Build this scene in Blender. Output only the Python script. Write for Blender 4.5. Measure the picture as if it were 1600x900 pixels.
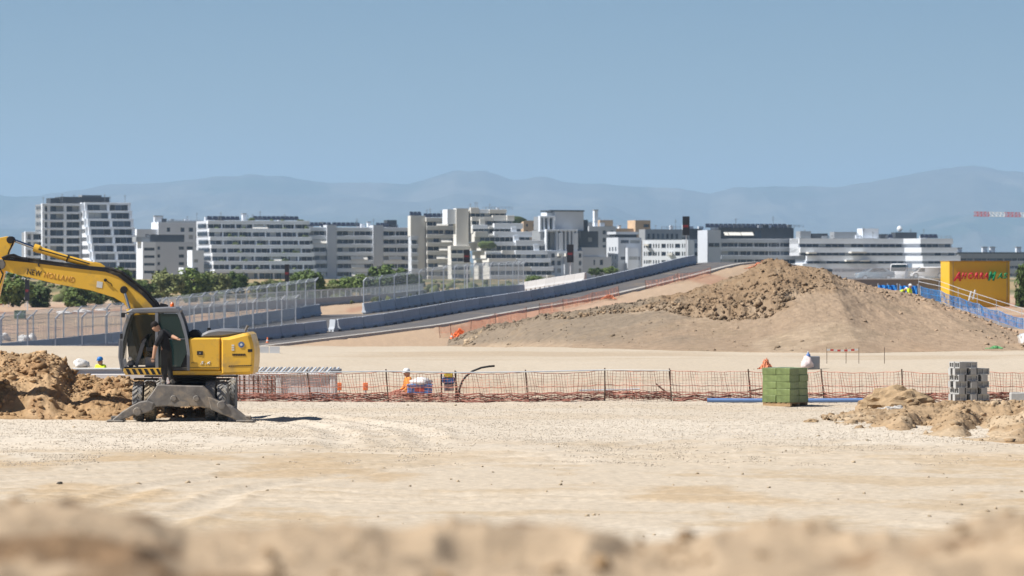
import bpy, math, random
import numpy as np
from mathutils import Vector, Matrix
R = math.radians
rnd = random.Random(7)
SC = bpy.context.scene
COL = SC.collection
for o in list(bpy.data.objects): bpy.data.objects.remove(o)

# ------------------------------------------------------------------ camera
# the photographer stands on an earth bank, eye 4.1 m above the building pad, 135 mm lens
EYE = 4.1
FPX = 6000.0            # focal length in pixels of the 1600 px wide photograph
cd = bpy.data.cameras.new('camera'); cam = bpy.data.objects.new('camera', cd); COL.objects.link(cam)
cam.location = (0, 0, EYE)
cam.rotation_euler = (R(90) - 20.0 / FPX, 0, 0)
cd.sensor_width = 36.0
cd.lens = 36.0 * FPX / 1600.0
cd.clip_start = 0.5; cd.clip_end = 120000
cd.dof.use_dof = True; cd.dof.focus_distance = 118; cd.dof.aperture_fstop = 2.6
cd.dof.aperture_blades = 9
SC.camera = cam

# ------------------------------------------------------------------ sky, sun, exposure
SUN_EL = R(50); SUN_DIR = Vector((-0.968, -0.25, 0)).normalized()   # from the left, a little from behind the camera
w = bpy.data.worlds.new('World'); SC.world = w; w.use_nodes = True
nt = w.node_tree; nt.nodes.clear()
out = nt.nodes.new('ShaderNodeOutputWorld'); bg = nt.nodes.new('ShaderNodeBackground')
sky = nt.nodes.new('ShaderNodeTexSky'); sky.sky_type = 'NISHITA'; sky.sun_disc = False
sky.sun_elevation = SUN_EL
sky.sun_rotation = math.atan2(SUN_DIR.x, SUN_DIR.y)
sky.altitude = 700; sky.air_density = 1.0; sky.dust_density = 0.22; sky.ozone_density = 8.0
bg.inputs['Strength'].default_value = 0.039
nt.links.new(sky.outputs[0], bg.inputs['Color']); nt.links.new(bg.outputs[0], out.inputs['Surface'])
sl = bpy.data.lights.new('sun', 'SUN'); so = bpy.data.objects.new('sun', sl); COL.objects.link(so)
sl.energy = 4.6; sl.angle = R(0.53); sl.color = (1.0, 0.957, 0.895)
sdir = Vector((SUN_DIR.x * math.cos(SUN_EL), SUN_DIR.y * math.cos(SUN_EL), math.sin(SUN_EL)))
so.rotation_euler = sdir.to_track_quat('Z', 'Y').to_euler()
so.location = (-60, 0, 80)
vs = SC.view_settings
SC.display_settings.display_device = 'sRGB'
vs.view_transform = 'Standard'; vs.look = 'None'; vs.exposure = 0.72; vs.gamma = 1; vs.use_curve_mapping = False
SC.render.engine = 'CYCLES'
SC.cycles.use_denoising = True
SC.cycles.max_bounces = 6; SC.cycles.diffuse_bounces = 3; SC.cycles.volume_bounces = 1
SC.cycles.transparent_max_bounces = 12
SC.render.film_transparent = False

# ------------------------------------------------------------------ helpers
def at(px, py, d):
    """the world point that stands d metres away at that place of the photograph"""
    return Vector(((px - 800.0) * d / FPX, d, EYE - (py - 430.0) * d / FPX))

def lerp(a, b, t): return a + (b - a) * t

class MB:
    """collects boxes, bars, tubes and prisms for ONE mesh"""
    def __init__(s): s.v = []; s.f = []; s.m = []; s.cur = 0
    def add(s, vs_, fs_):
        b = len(s.v); s.v.extend([tuple(p) for p in vs_])
        for f in fs_: s.f.append(tuple(i + b for i in f)); s.m.append(s.cur)
        return s
    def box(s, x0, x1, y0, y1, z0, z1):
        return s.add([(x0,y0,z0),(x1,y0,z0),(x1,y1,z0),(x0,y1,z0),(x0,y0,z1),(x1,y0,z1),(x1,y1,z1),(x0,y1,z1)],
                     [(0,3,2,1),(4,5,6,7),(0,1,5,4),(1,2,6,5),(2,3,7,6),(3,0,4,7)])
    def bbox(s, x0, x1, y0, y1, z0, z1, b=0.02):
        """box with chamfered edges"""
        X = (x0, x1); Y = (y0, y1); Z = (z0, z1); vs_ = []; idx = {}
        for i in (0,1):
            for j in (0,1):
                for k in (0,1):
                    for a in range(3):
                        p = [X[i], Y[j], Z[k]]
                        for q in range(3):
                            if q != a: p[q] += b * (1 if (i,j,k)[q] == 0 else -1)
                        # vertex belongs to the face normal to axis a
                        idx[(i,j,k,a)] = len(vs_); vs_.append(p)
        fs = []
        for a in range(3):
            o1, o2 = [q for q in range(3) if q != a]
            for s_ in (0,1):
                def key(u, v_):
                    t = [0,0,0]; t[a] = s_; t[o1] = u; t[o2] = v_; return idx[(t[0],t[1],t[2],a)]
                fs.append((key(0,0), key(1,0), key(1,1), key(0,1)))
        for a in range(3):          # edges along axis a
            o1, o2 = [q for q in range(3) if q != a]
            for u in (0,1):
                for v_ in (0,1):
                    def key(w_, n):
                        t = [0,0,0]; t[a] = w_; t[o1] = u; t[o2] = v_; return idx[(t[0],t[1],t[2],n)]
                    fs.append((key(0,o1), key(1,o1), key(1,o2), key(0,o2)))
        for i in (0,1):
            for j in (0,1):
                for k in (0,1): fs.append((idx[(i,j,k,0)], idx[(i,j,k,1)], idx[(i,j,k,2)]))
        return s.add(vs_, fs)
    def bar(s, p, q, w_=0.05, h=None, up=(0,0,1)):
        """square bar from p to q"""
        h = w_ if h is None else h
        p = Vector(p); q = Vector(q); d = (q - p)
        if d.length < 1e-6: return s
        d.normalize(); u = Vector(up)
        if abs(d.dot(u)) > 0.98: u = Vector((1,0,0))
        a = d.cross(u).normalized(); b = a.cross(d).normalized()
        vs_ = []
        for c in (p, q):
            for (i, j) in ((-1,-1),(1,-1),(1,1),(-1,1)): vs_.append(c + a * (i*w_/2) + b * (j*h/2))
        return s.add(vs_, [(0,1,2,3),(7,6,5,4),(0,4,5,1),(1,5,6,2),(2,6,7,3),(3,7,4,0)])
    def tube(s, pts, r, n=8, caps=True):
        pts = [Vector(p) for p in pts]; rs = r if isinstance(r, (list, tuple)) else [r]*len(pts)
        rings = []; prev = None
        for i, p in enumerate(pts):
            d = (pts[min(i+1, len(pts)-1)] - pts[max(i-1, 0)]).normalized()
            u = Vector((0,0,1)) if prev is None else prev
            if abs(d.dot(u)) > 0.97 and prev is None: u = Vector((1,0,0))
            a = (u - d * u.dot(d)).normalized(); b = d.cross(a); prev = a
            rings.append([p + a*(math.cos(t*2*math.pi/n)*rs[i]) + b*(math.sin(t*2*math.pi/n)*rs[i]) for t in range(n)])
        vs_ = [v for r_ in rings for v in r_]; fs = []
        for i in range(len(pts)-1):
            for t in range(n):
                fs.append((i*n+t, i*n+(t+1)%n, (i+1)*n+(t+1)%n, (i+1)*n+t))
        if caps:
            fs.append(tuple(range(n-1, -1, -1))); fs.append(tuple((len(pts)-1)*n+t for t in range(n)))
        return s.add(vs_, fs)
    def prism(s, poly, y0, y1, ax='y', bev=0.0):
        """polygon in (x,z) [ax=y] or (y,z) [ax=x] or (x,y) [ax=z] pulled from y0 to y1; bev rounds the rim"""
        n = len(poly)
        def P(a, b, t): return (a, t, b) if ax == 'y' else ((t, a, b) if ax == 'x' else (a, b, t))
        if bev > 0:
            cx = sum(p[0] for p in poly)/n; cz = sum(p[1] for p in poly)/n
            inn = []
            for i in range(n):
                p0 = Vector(poly[i-1]); p1 = Vector(poly[i]); p2 = Vector(poly[(i+1) % n])
                e1 = (p1-p0).normalized(); e2 = (p2-p1).normalized()
                n1 = Vector((-e1.y, e1.x)); n2 = Vector((-e2.y, e2.x)); m = (n1+n2)
                m = m.normalized() if m.length > 1e-4 else n1
                inn.append(m)
            area = sum(poly[i-1][0]*poly[i][1]-poly[i][0]*poly[i-1][1] for i in range(n))
            sg = 1 if area > 0 else -1
            pi = [(poly[i][0]+inn[i].x*sg*bev, poly[i][1]+inn[i].y*sg*bev) for i in range(n)]
            lay = [(pi, y0), (poly, y0+bev), (poly, y1-bev), (pi, y1)]
        else: lay = [(poly, y0), (poly, y1)]
        vs_ = [P(a, b, t) for (pl, t) in lay for (a, b) in pl]; fs = []
        for l in range(len(lay)-1):
            for i in range(n):
                j = (i+1) % n; fs.append((l*n+i, l*n+j, (l+1)*n+j, (l+1)*n+i))
        fs.append(tuple(range(n-1, -1, -1))); k = (len(lay)-1)*n; fs.append(tuple(k+i for i in range(n)))
        return s.add(vs_, fs)
    def quad(s, a, b, c, d): return s.add([a,b,c,d], [(0,1,2,3)])
    def lathe(s, prof, c=(0,0,0), axis='z', n=16):
        """prof: (radius, height) list turned about an axis through c"""
        vs_ = []; fs = []
        for (r, h) in prof:
            for t in range(n):
                a = t*2*math.pi/n; u, v_ = r*math.cos(a), r*math.sin(a)
                p = (u, v_, h) if axis == 'z' else ((u, h, v_) if axis == 'y' else (h, u, v_))
                vs_.append((p[0]+c[0], p[1]+c[1], p[2]+c[2]))
        for i in range(len(prof)-1):
            for t in range(n): fs.append((i*n+t, i*n+(t+1) % n, (i+1)*n+(t+1) % n, (i+1)*n+t))
        fs.append(tuple(range(n-1,-1,-1))); fs.append(tuple((len(prof)-1)*n+t for t in range(n)))
        return s.add(vs_, fs)
    def mesh(s, name, mat=None, smooth=False):
        me = bpy.data.meshes.new(name); me.from_pydata(s.v, [], s.f)
        mats = mat if isinstance(mat, (list, tuple)) else [mat]
        for m in mats:
            if m: me.materials.append(m)
        if len(mats) > 1: me.polygons.foreach_set('material_index', s.m)
        import bmesh
        bm = bmesh.new(); bm.from_mesh(me); bmesh.ops.recalc_face_normals(bm, faces=bm.faces); bm.to_mesh(me); bm.free()
        if smooth: me.polygons.foreach_set('use_smooth', [True]*len(me.polygons))
        me.update(); return me
    def build(s, name, mat, parent=None, smooth=False, loc=None):
        return link(name, s.mesh(name, mat, smooth), parent, loc)

def link(name, me, parent=None, loc=None, rz=0):
    o = bpy.data.objects.new(name, me); COL.objects.link(o)
    if parent: o.parent = parent
    if loc is not None: o.location = loc
    if rz: o.rotation_euler = (0, 0, rz)
    return o
def tag(o, label, cat, group=None, kind=None):
    if label: o['label'] = label
    if cat: o['category'] = cat
    if group: o['group'] = group
    if kind: o['kind'] = kind
    return o
def thing(name, label, cat, loc=(0,0,0), rz=0, group=None):
    return tag(link(name, None, None, loc, rz), label, cat, group)
def struct(o): o['kind'] = 'structure'; return o
def smooth_angle(o, deg=35):
    me = o.data
    me.polygons.foreach_set('use_smooth', [True]*len(me.polygons))
    try: me.set_sharp_from_angle(angle=R(deg))
    except Exception: pass
    return o

# ---- noise for relief (vectorised value noise)
def _h(ix, iy, seed):
    n = (ix.astype(np.int64)*374761393 + iy.astype(np.int64)*668265263 + seed*974711) & 0x7fffffff
    n = ((n ^ (n >> 13)) * 1274126177) & 0x7fffffff
    n = n ^ (n >> 16)
    return (n & 0xffff) / 65535.0
def vnoise(x, y, seed=0):
    x = np.asarray(x, float); y = np.asarray(y, float)
    ix = np.floor(x); iy = np.floor(y); fx = x-ix; fy = y-iy
    fx = fx*fx*fx*(fx*(fx*6-15)+10); fy = fy*fy*fy*(fy*(fy*6-15)+10)
    a = _h(ix, iy, seed); b = _h(ix+1, iy, seed); c = _h(ix, iy+1, seed); d = _h(ix+1, iy+1, seed)
    return (a*(1-fx)+b*fx)*(1-fy) + (c*(1-fx)+d*fx)*fy
def fbm(x, y, oct_=5, seed=0, gain=0.5):
    t = 0; a = 1; n = 0
    for i in range(oct_):
        t = t + a*(vnoise(x*2**i+i*17.3, y*2**i-i*9.1, seed+i)-0.5); n += a; a *= gain
    return t / n * 2
def ridged(x, y, oct_=5, seed=0, gain=0.5):
    t = 0; a = 1; n = 0
    for i in range(oct_):
        t = t + a*(1-np.abs(2*vnoise(x*2**i+i*7.7, y*2**i+i*3.3, seed+i)-1)); n += a; a *= gain
    return t / n
def sstep(a, b, x):
    t = np.clip((np.asarray(x, float)-a)/(b-a), 0, 1); return t*t*(3-2*t)

# ---- materials
MATS = {}
def mat(name, col, rough=0.8, metal=0.0, var=0.12, scale=3.0, bump=0.0, bscale=20.0, spec=0.3, coat=0.0, jitter=0.0,
        attr=None, dirt=None, dirt_amt=0.0, dirt_scale=2.0, stretch=(1,1,1), trans=0.0, alpha=None):
    """plain surface: base colour broken up by noise, a little bump, optional dirt patches; attr = colour attribute to use instead"""
    m = bpy.data.materials.new(name); m.use_nodes = True; t = m.node_tree; L = t.links.new
    b = t.nodes['Principled BSDF']
    b.inputs['Roughness'].default_value = rough; b.inputs['Metallic'].default_value = metal
    b.inputs['Specular IOR Level'].default_value = spec
    b.inputs['Coat Weight'].default_value = coat
    tc = t.nodes.new('ShaderNodeTexCoord'); mp = t.nodes.new('ShaderNodeMapping'); mp.inputs['Scale'].default_value = stretch
    L(tc.outputs['Object'], mp.inputs['Vector'])
    n1 = t.nodes.new('ShaderNodeTexNoise'); n1.inputs['Scale'].default_value = scale; n1.inputs['Detail'].default_value = 6
    n1.inputs['Roughness'].default_value = 0.62; L(mp.outputs[0], n1.inputs['Vector'])
    mr = t.nodes.new('ShaderNodeMapRange'); mr.inputs[1].default_value = 0.25; mr.inputs[2].default_value = 0.75
    mr.inputs[3].default_value = 1-var; mr.inputs[4].default_value = 1+var
    L(n1.outputs['Fac'], mr.inputs[0])
    hs = t.nodes.new('ShaderNodeMix'); hs.data_type = 'RGBA'; hs.blend_type = 'MULTIPLY'; hs.inputs[0].default_value = 1
    if attr:
        an = t.nodes.new('ShaderNodeAttribute'); an.attribute_name = attr; L(an.outputs['Color'], hs.inputs[6])
    else: hs.inputs[6].default_value = (*col, 1)
    val = mr.outputs[0]
    if jitter:
        oi = t.nodes.new('ShaderNodeObjectInfo'); jr = t.nodes.new('ShaderNodeMapRange')
        jr.inputs[3].default_value = 1-jitter; jr.inputs[4].default_value = 1+jitter; L(oi.outputs['Random'], jr.inputs[0])
        mm = t.nodes.new('ShaderNodeMath'); mm.operation = 'MULTIPLY'; L(val, mm.inputs[0]); L(jr.outputs[0], mm.inputs[1]); val = mm.outputs[0]
    L(val, hs.inputs[7])
    colout = hs.outputs[2]
    if dirt:
        n3 = t.nodes.new('ShaderNodeTexNoise'); n3.inputs['Scale'].default_value = dirt_scale; n3.inputs['Detail'].default_value = 8
        n3.inputs['Roughness'].default_value = 0.7; L(tc.outputs['Object'], n3.inputs['Vector'])
        r3 = t.nodes.new('ShaderNodeMapRange'); r3.inputs[1].default_value = 0.62-dirt_amt*0.4; r3.inputs[2].default_value = 0.78-dirt_amt*0.3
        L(n3.outputs['Fac'], r3.inputs[0])
        mx = t.nodes.new('ShaderNodeMix'); mx.data_type = 'RGBA'; L(r3.outputs[0], mx.inputs[0]); L(colout, mx.inputs[6]); mx.inputs[7].default_value = (*dirt, 1)
        colout = mx.outputs[2]
    L(colout, b.inputs['Base Color'])
    if bump:
        n2 = t.nodes.new('ShaderNodeTexNoise'); n2.inputs['Scale'].default_value = bscale; n2.inputs['Detail'].default_value = 8
        n2.inputs['Roughness'].default_value = 0.65; L(mp.outputs[0], n2.inputs['Vector'])
        bp = t.nodes.new('ShaderNodeBump'); bp.inputs['Distance'].default_value = bump; bp.inputs['Strength'].default_value = 1
        L(n2.outputs['Fac'], bp.inputs['Height']); L(bp.outputs[0], b.inputs['Normal'])
    if trans: b.inputs['Transmission Weight'].default_value = trans
    if alpha is not None: b.inputs['Alpha'].default_value = alpha
    MATS[name] = m; return m

# ------------------------------------------------------------------ terrain heights
# ramp road: base line of its concrete barriers, from far left round to the crest (x, y, z)
ROAD = [at(*p) for p in ((-420,588,296),(-200,577,299),(0,565,305),(190,555,312),(400,532,330),(520,518,342),(600,508,350),(720,487,368),(860,464,395),(1000,433,430),(1087,412.5,455),(1150,411.5,490))]
ROAD.append(ROAD[-1] + Vector((5, 25, -0.9))); ROAD.append(ROAD[-1] + Vector((1, 45, -3.0)))
def resample(pts, step):
    pts = [Vector(p) for p in pts]; out_ = []
    # catmull-rom through the points, then even steps
    fine = []
    for i in range(len(pts)-1):
        p0 = pts[max(i-1,0)]; p1 = pts[i]; p2 = pts[i+1]; p3 = pts[min(i+2,len(pts)-1)]
        for k in range(24):
            t = k/24.0
            fine.append(0.5*((2*p1)+(p2-p0)*t+(2*p0-5*p1+4*p2-p3)*t*t+(3*p1-p0-3*p2+p3)*t**3))
    fine.append(pts[-1])
    acc = 0.0; out_.append(fine[0]); last = fine[0]
    for p in fine[1:]:
        seg = (p-last).length
        while acc + seg >= step:
            u = (step-acc)/seg; last = last.lerp(p, u); out_.append(last.copy()); seg = (p-last).length; acc = 0.0
        acc += seg; last = p
    return out_
ROADL = resample(ROAD, 2.0)
def side(pts, i):
    d = (pts[min(i+1,len(pts)-1)]-pts[max(i-1,0)]); d.z = 0; d.normalize(); return Vector((d.y, -d.x, 0))   # to the right of travel = towards the camera
ROAD_W = 5.2
RX = np.array([p.x for p in ROADL]); RY = np.array([p.y for p in ROADL]); RZ = np.array([p.z for p in ROADL])
RNX = np.array([side(ROADL, i).x for i in range(len(ROADL))]); RNY = np.array([side(ROADL, i).y for i in range(len(ROADL))])

# far side of the track: foot line of the rear barriers (px, py, distance)
BACK = [(-700,596,300),(-330,575,310),(-160,566,317),(0,556,325),(190,537,338),(340,516.5,350),(500,492.5,368),(568,491,372),(616,483,376),(675,474,381),(740,465,388),(818,460,399),(880,459,408)]
AP = [(-700,598,292)]+[(-420,588,296),(-200,577,299),(0,565,305),(190,555,312),(400,532,330),(520,518,342),(600,508,350),(720,487,368),(860,464,395),(1000,433,430)]
def track_span(px):
    bp = [b[0] for b in BACK]; ap = [a[0] for a in AP]
    dA = np.interp(px, ap, [a[2] for a in AP]); zA = np.interp(px, ap, [EYE-(a[1]-430)*a[2]/FPX for a in AP])
    dB = np.interp(px, bp, [b[2] for b in BACK]); zB = np.interp(px, bp, [EYE-(b[1]-430)*b[2]/FPX for b in BACK])
    return dA, zA, np.maximum(dB, dA+2), zB
RUTS = ((-26,44,38,0.32),(-26,44,40.0,0.32),(30,30,62,0.35),(30,30,64.1,0.35),(-70,90,66,0.35),(-70,90,68.0,0.35),(12,160,88,0.35),(12,160,90.1,0.35),(3,-160,243,0.3),(3,-160,245.2,0.3),(-40,-300,372,0.3),(-40,-300,374.2,0.3),(25,190,104,0.3),(25,190,106,0.3),(60,60,66,0.3),(60,60,68.1,0.3))
def rut_field(x, y):
    r = np.zeros_like(x)
    for i, (cx, cy, r_, wd) in enumerate(RUTS):
        q = np.hypot(x-cx, (y-cy)) - r_ + 0.6*fbm(x*0.15, y*0.12, 2, 51+i//2)
        on = sstep(-0.35, 0.15, fbm(x*0.07+i//2*3.1, y*0.05, 2, 61))
        r = r + on*(-0.045*np.exp(-(q/wd)**2) + 0.025*np.exp(-((np.abs(q)-wd*1.7)/(wd*0.6))**2))
    return r
def bank_top(px):
    return np.interp(px, [-400,0,100,210,290,370,450,600,690,760,850,930,985,1050,1130,1210,1330,1450,1530,1600,2000],
                         [810,818,824,838,868,864,860,864,858,852,850,856,868,866,852,846,850,846,836,828,812])
def height(x, y, detail=True):
    """ground height: bank under the camera, the flat pad, the lower ground round the track, the slope up to the town"""
    x = np.asarray(x, float); y = np.asarray(y, float)
    left = np.interp(y, [-100,215,236,292,330,400,520,700,1000,1400,6000,9000,40000], [0,0,-0.25,-3.0,-2.6,-1.5,-0.3,0.6,2.0,2.6,3.0,3,3])
    right = np.interp(y, [-100,230,300,400,520,700,1000,1400,6000,40000], [0,0,0.1,0.5,1.0,1.4,2.2,2.6,3.0,3])
    t = sstep(-0.004, 0.012, x/np.maximum(y, 1.0))
    z = left*(1-t) + right*t
    # the ramp: flat strip for the road and soft shoulders
    m = (y > 225) & (y < 640) & (np.abs(x) < 130)
    if m.any():
        xm = x[m]; ym = y[m]
        d2 = (xm[:,None]-(RX+RNX*2.0)[None,:])**2 + (ym[:,None]-(RY+RNY*2.0)[None,:])**2
        k = d2.argmin(1); s = (xm-RX[k])*RNX[k] + (ym-RY[k])*RNY[k]      # + = towards camera
        back = 14.0
        over = np.maximum(np.maximum(s-(ROAD_W+1.2), -back-s), 0)
        zr = RZ[k]-0.12-0.20*np.maximum(-s-1.5, 0)
        w_ = np.where(s > 0, 1-sstep(0, 26, over), 1-sstep(0, 16, over))
        end = 1-sstep(478, 520, ym)
        w_ = np.where((s > 0) & (ym > 380), np.minimum(w_, 1-sstep(0, 1, over/np.interp(ym, [380,450], [26,13]))), w_)
        z[m] = z[m]*(1-w_*end) + zr*w_*end
    # the track behind the ramp, between both barrier lines
    px = 800+x/np.maximum(y, 6.0)*FPX
    m3 = (y > 285) & (y < 640) & (px > -2500) & (px < 880)
    w3 = np.zeros_like(z)
    if m3.any():
        dA, zA, dB, zB = track_span(px[m3]); t3 = np.clip((y[m3]-dA)/(dB-dA), 0, 1)
        q3 = sstep(0.2, 1.0, y[m3]-dA)*(1-sstep(4, 60, y[m3]-dB))*(1-sstep(815, 875, px[m3]))
        z[m3] = z[m3]*(1-q3)+(zA+(zB-zA)*t3-0.12)*q3; w3[m3] = q3
    # trench-like lower ground behind the red mesh fence
    tr = sstep(126.2, 127.6, y)*(1-np.clip((y-136)/26, 0, 1))*sstep(-60, -50, x)*(1-sstep(44, 60, x))
    z = z - tr*1.12
    # bank under and in front of the camera
    px = 800+x/np.maximum(y, 6.0)*FPX
    b = EYE-(bank_top(px)-430)*11.5/FPX
    b = np.where(y < 9, 2.45+(b-2.45)*sstep(3, 9, y), b)
    wb = 1-sstep(11.8, 27.0, y)
    z = z*(1-wb)+b*wb
    if detail:
        near = 1-sstep(16, 34, y)
        z = z + near*(0.085*fbm(x*1.3, y*0.9, 5, 3)+0.12*(ridged(x*2.4, y*1.8, 4, 9)-0.55)*sstep(7, 9, y)) - near*0.02
        pad = sstep(28, 40, y)*(1-sstep(126, 128, y))
        z = z + pad*(0.09*fbm(x*0.11, y*0.045, 4, 21)+0.03*fbm(x*0.7, y*0.6, 5, 31, 0.6)+0.016*fbm(x*3.1, y*2.2, 3, 41))
        z = z + pad*rut_field(x, y)
        tz = sstep(126.5, 128, y)*(1-sstep(150, 170, y))
        z = z + tz*0.12*fbm(x*0.5, y*0.4, 5, 71)
        mid = sstep(150, 170, y)*(1-sstep(230, 260, y)); z = z + mid*(0.10*fbm(x*0.12, y*0.06, 4, 81)+0.02*fbm(x*0.8, y*0.5, 3, 82))
        far = sstep(236, 270, y)*(1-sstep(1200, 1500, y))
        lump = far*(0.35*fbm(x*0.14, y*0.07, 5, 91)+0.08*fbm(x*0.8, y*0.3, 3, 92))
        if m.any():
            l2 = lump[m]; l2 = l2*(1-w_*0.92); lump[m] = l2
        lump = lump*(1-np.clip(w3*1.2, 0, 1))*(1-sstep(470,490,px)*(1-sstep(576,600,px))*(1-sstep(430,470,y)))
        z = z + lump
        z = z + sstep(2500, 7000, y)*60*(fbm(x*0.0007, y*0.0004, 4, 99)*0.5+0.15)*(sstep(3500, 9000, y))
    return z
def gz(x, y): return float(height(np.array([float(x)]), np.array([float(y)]))[0])

def grid_object(name, X, Y, Z, material, cols=None):
    nr, nc = X.shape
    me = bpy.data.meshes.new(name)
    co = np.stack([X, Y, Z], -1).reshape(-1, 3).astype(np.float32)
    i = np.arange(nr*nc).reshape(nr, nc)
    q = np.stack([i[:-1,:-1], i[:-1,1:], i[1:,1:], i[1:,:-1]], -1).reshape(-1, 4)
    me.vertices.add(len(co)); me.vertices.foreach_set('co', co.ravel())
    me.loops.add(q.size); me.loops.foreach_set('vertex_index', q.ravel().astype(np.int32))
    me.polygons.add(len(q)); me.polygons.foreach_set('loop_start', (np.arange(len(q))*4).astype(np.int32))
    me.polygons.foreach_set('use_smooth', np.ones(len(q), bool))
    me.update(calc_edges=True)
    if cols is not None:
        a = me.color_attributes.new('tint', 'FLOAT_COLOR', 'POINT')
        a.data.foreach_set('color', np.concatenate([cols.reshape(-1,3), np.ones((nr*nc,1))], 1).astype(np.float32).ravel())
    me.materials.append(material)
    o = bpy.data.objects.new(name, me); COL.objects.link(o); return o

def mixc(a, b, t): return a*(1-t[...,None]) + np.array(b)*t[...,None]

def hit(px, py, d0=30, d1=2600, n=4000):
    """where the line of sight through that place of the photograph meets the ground"""
    d = np.geomspace(d0, d1, n); z = EYE-(py-430.0)*d/FPX
    g = height((px-800.0)*d/FPX, d, False); k = np.nonzero(z <= g)[0]
    k = k[0] if len(k) else n-1
    return Vector(((px-800.0)*d[k]/FPX, d[k], float(g[k])))
# ---- ground sheet
rows = np.concatenate([np.linspace(-160,-10,12), np.linspace(-8,8,12), np.arange(8.1,15,0.07), np.arange(15,18,0.15), np.arange(18,34,0.35), np.arange(34,126,0.24),
                       np.arange(126,145,0.2), np.arange(145,236,0.6), np.arange(236,480,1.6), np.geomspace(482,1500,60), np.geomspace(1560,33000,46)])
u = np.concatenate([-np.geomspace(0.19,1.6,16)[::-1], np.linspace(-0.185,0.185,640)*1.0, np.geomspace(0.19,1.6,16)])
YY, UU = np.meshgrid(rows, u, indexing='ij')
WID = np.where(YY < 40, 40*0.35+np.maximum(YY, 6)*0.65, YY)
WID = np.where(YY > 9000, 9000+(YY-9000)*0.12, WID)
XX = UU*WID
XX = np.where(np.abs(UU) > 0.186, np.sign(UU)*(0.186*WID + (np.abs(UU)-0.186)*np.maximum(WID, 130)), XX)
ZZ = height(XX, YY)
sand = np.zeros(XX.shape+(3,)) + np.array((0.465,0.395,0.305))
n_big = fbm(XX*0.10, YY*0.04, 5, 5); n_mid = fbm(XX*1.1, YY*0.6, 5, 6, 0.62)
n_str = fbm(XX*0.16+YY*0.05, YY*0.30, 4, 8)+0.45*fbm(XX*0.8-YY*0.1, YY*0.8, 5, 88, 0.62)
cols = mixc(sand, (0.535,0.47,0.38), sstep(-0.05, 0.35, n_big+0.3*n_mid))
cols = mixc(cols, (0.405,0.31,0.20), 0.65*sstep(0.05, 0.45, n_str+0.25*n_mid)*(1-sstep(150, 165, YY)))
cols = mixc(cols, (0.41,0.305,0.19), 0.8*sstep(0.04, 0.40, fbm(XX*0.25+7, YY*0.14, 6, 15, 0.6))*(1-sstep(84, 96, YY))*sstep(40, 55, YY))
rv = rut_field(XX, YY)*sstep(30, 42, YY)*(1-sstep(124, 126, YY))
cols = mixc(cols, (0.55,0.475,0.375), np.clip(-rv*8, 0, 0.35)); cols = mixc(cols, (0.41,0.31,0.20), np.clip(rv*9, 0, 0.5))
grav = sstep(82, 98, YY+16*fbm(XX*0.22, YY*0.13, 5, 12, 0.6))*(1-sstep(124.5, 126, YY))
cols = mixc(cols, (0.545,0.48,0.395), 0.5*grav*(0.75+0.25*sstep(-0.4, 0.2, n_big)))
bankz = 1-sstep(22, 32, YY)
cols = mixc(cols, (0.345,0.255,0.165), 0.9*bankz)
cols = mixc(cols, (0.20,0.13,0.075), bankz*sstep(0.14, 0.36, fbm(XX*1.6, YY*1.1, 4, 16)))
red = sstep(125.8, 127, YY)*(1-sstep(148, 162, YY+5*n_mid))
cols = mixc(cols, (0.42,0.29,0.20), 0.75*red*(0.7+0.5*n_mid))
mudedge = np.exp(-((YY-127.1)/0.55)**2)
cols = mixc(cols, (0.23,0.125,0.085), np.clip(0.85*mudedge*(1+n_mid), 0, 1))
midp = sstep(141, 150, YY)*(1-sstep(232, 246, YY))
cols = mixc(cols, (0.455,0.385,0.295), 0.85*midp*(0.8+0.3*n_big))
cols = mixc(cols, (0.375,0.29,0.20), midp*0.6*sstep(0.1, 0.5, fbm(XX*0.05, YY*0.11, 4, 18)))
red2 = sstep(240, 262, YY)*(1-sstep(540, 640, YY))
cols = mixc(cols, (0.37,0.255,0.165), 0.8*red2)
cols = mixc(cols, (0.44,0.30,0.215), red2*0.7*sstep(0.0, 0.4, fbm(XX*0.09, YY*0.03, 4, 19)))
cols = mixc(cols, (0.33,0.175,0.115), red2*0.7*sstep(0.15, 0.4, fbm(XX*0.13+3, YY*0.04, 4, 24)))
dry = sstep(560, 660, YY)*(1-sstep(1500, 2500, YY))
cols = mixc(cols, (0.31,0.235,0.13), dry)
cols = mixc(cols, (0.10,0.115,0.05), dry*0.8*sstep(0.02, 0.3, fbm(XX*0.05, YY*0.012, 4, 28)))
cols = mixc(cols, (0.16,0.15,0.09), sstep(1500, 2600, YY))
cols = mixc(cols, (0.06,0.075,0.04), sstep(1800, 2600, YY)*sstep(0.0, 0.3, fbm(XX*0.006, YY*0.0015, 4, 29)))
m_ground = mat('earth', (1,1,1), 0.95, attr='tint', var=0.20, scale=4.5, bump=0.018, bscale=7.0, spec=0.1)
ground = struct(grid_object('ground', XX, YY, ZZ, m_ground, np.clip(cols, 0, 1)))

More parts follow.
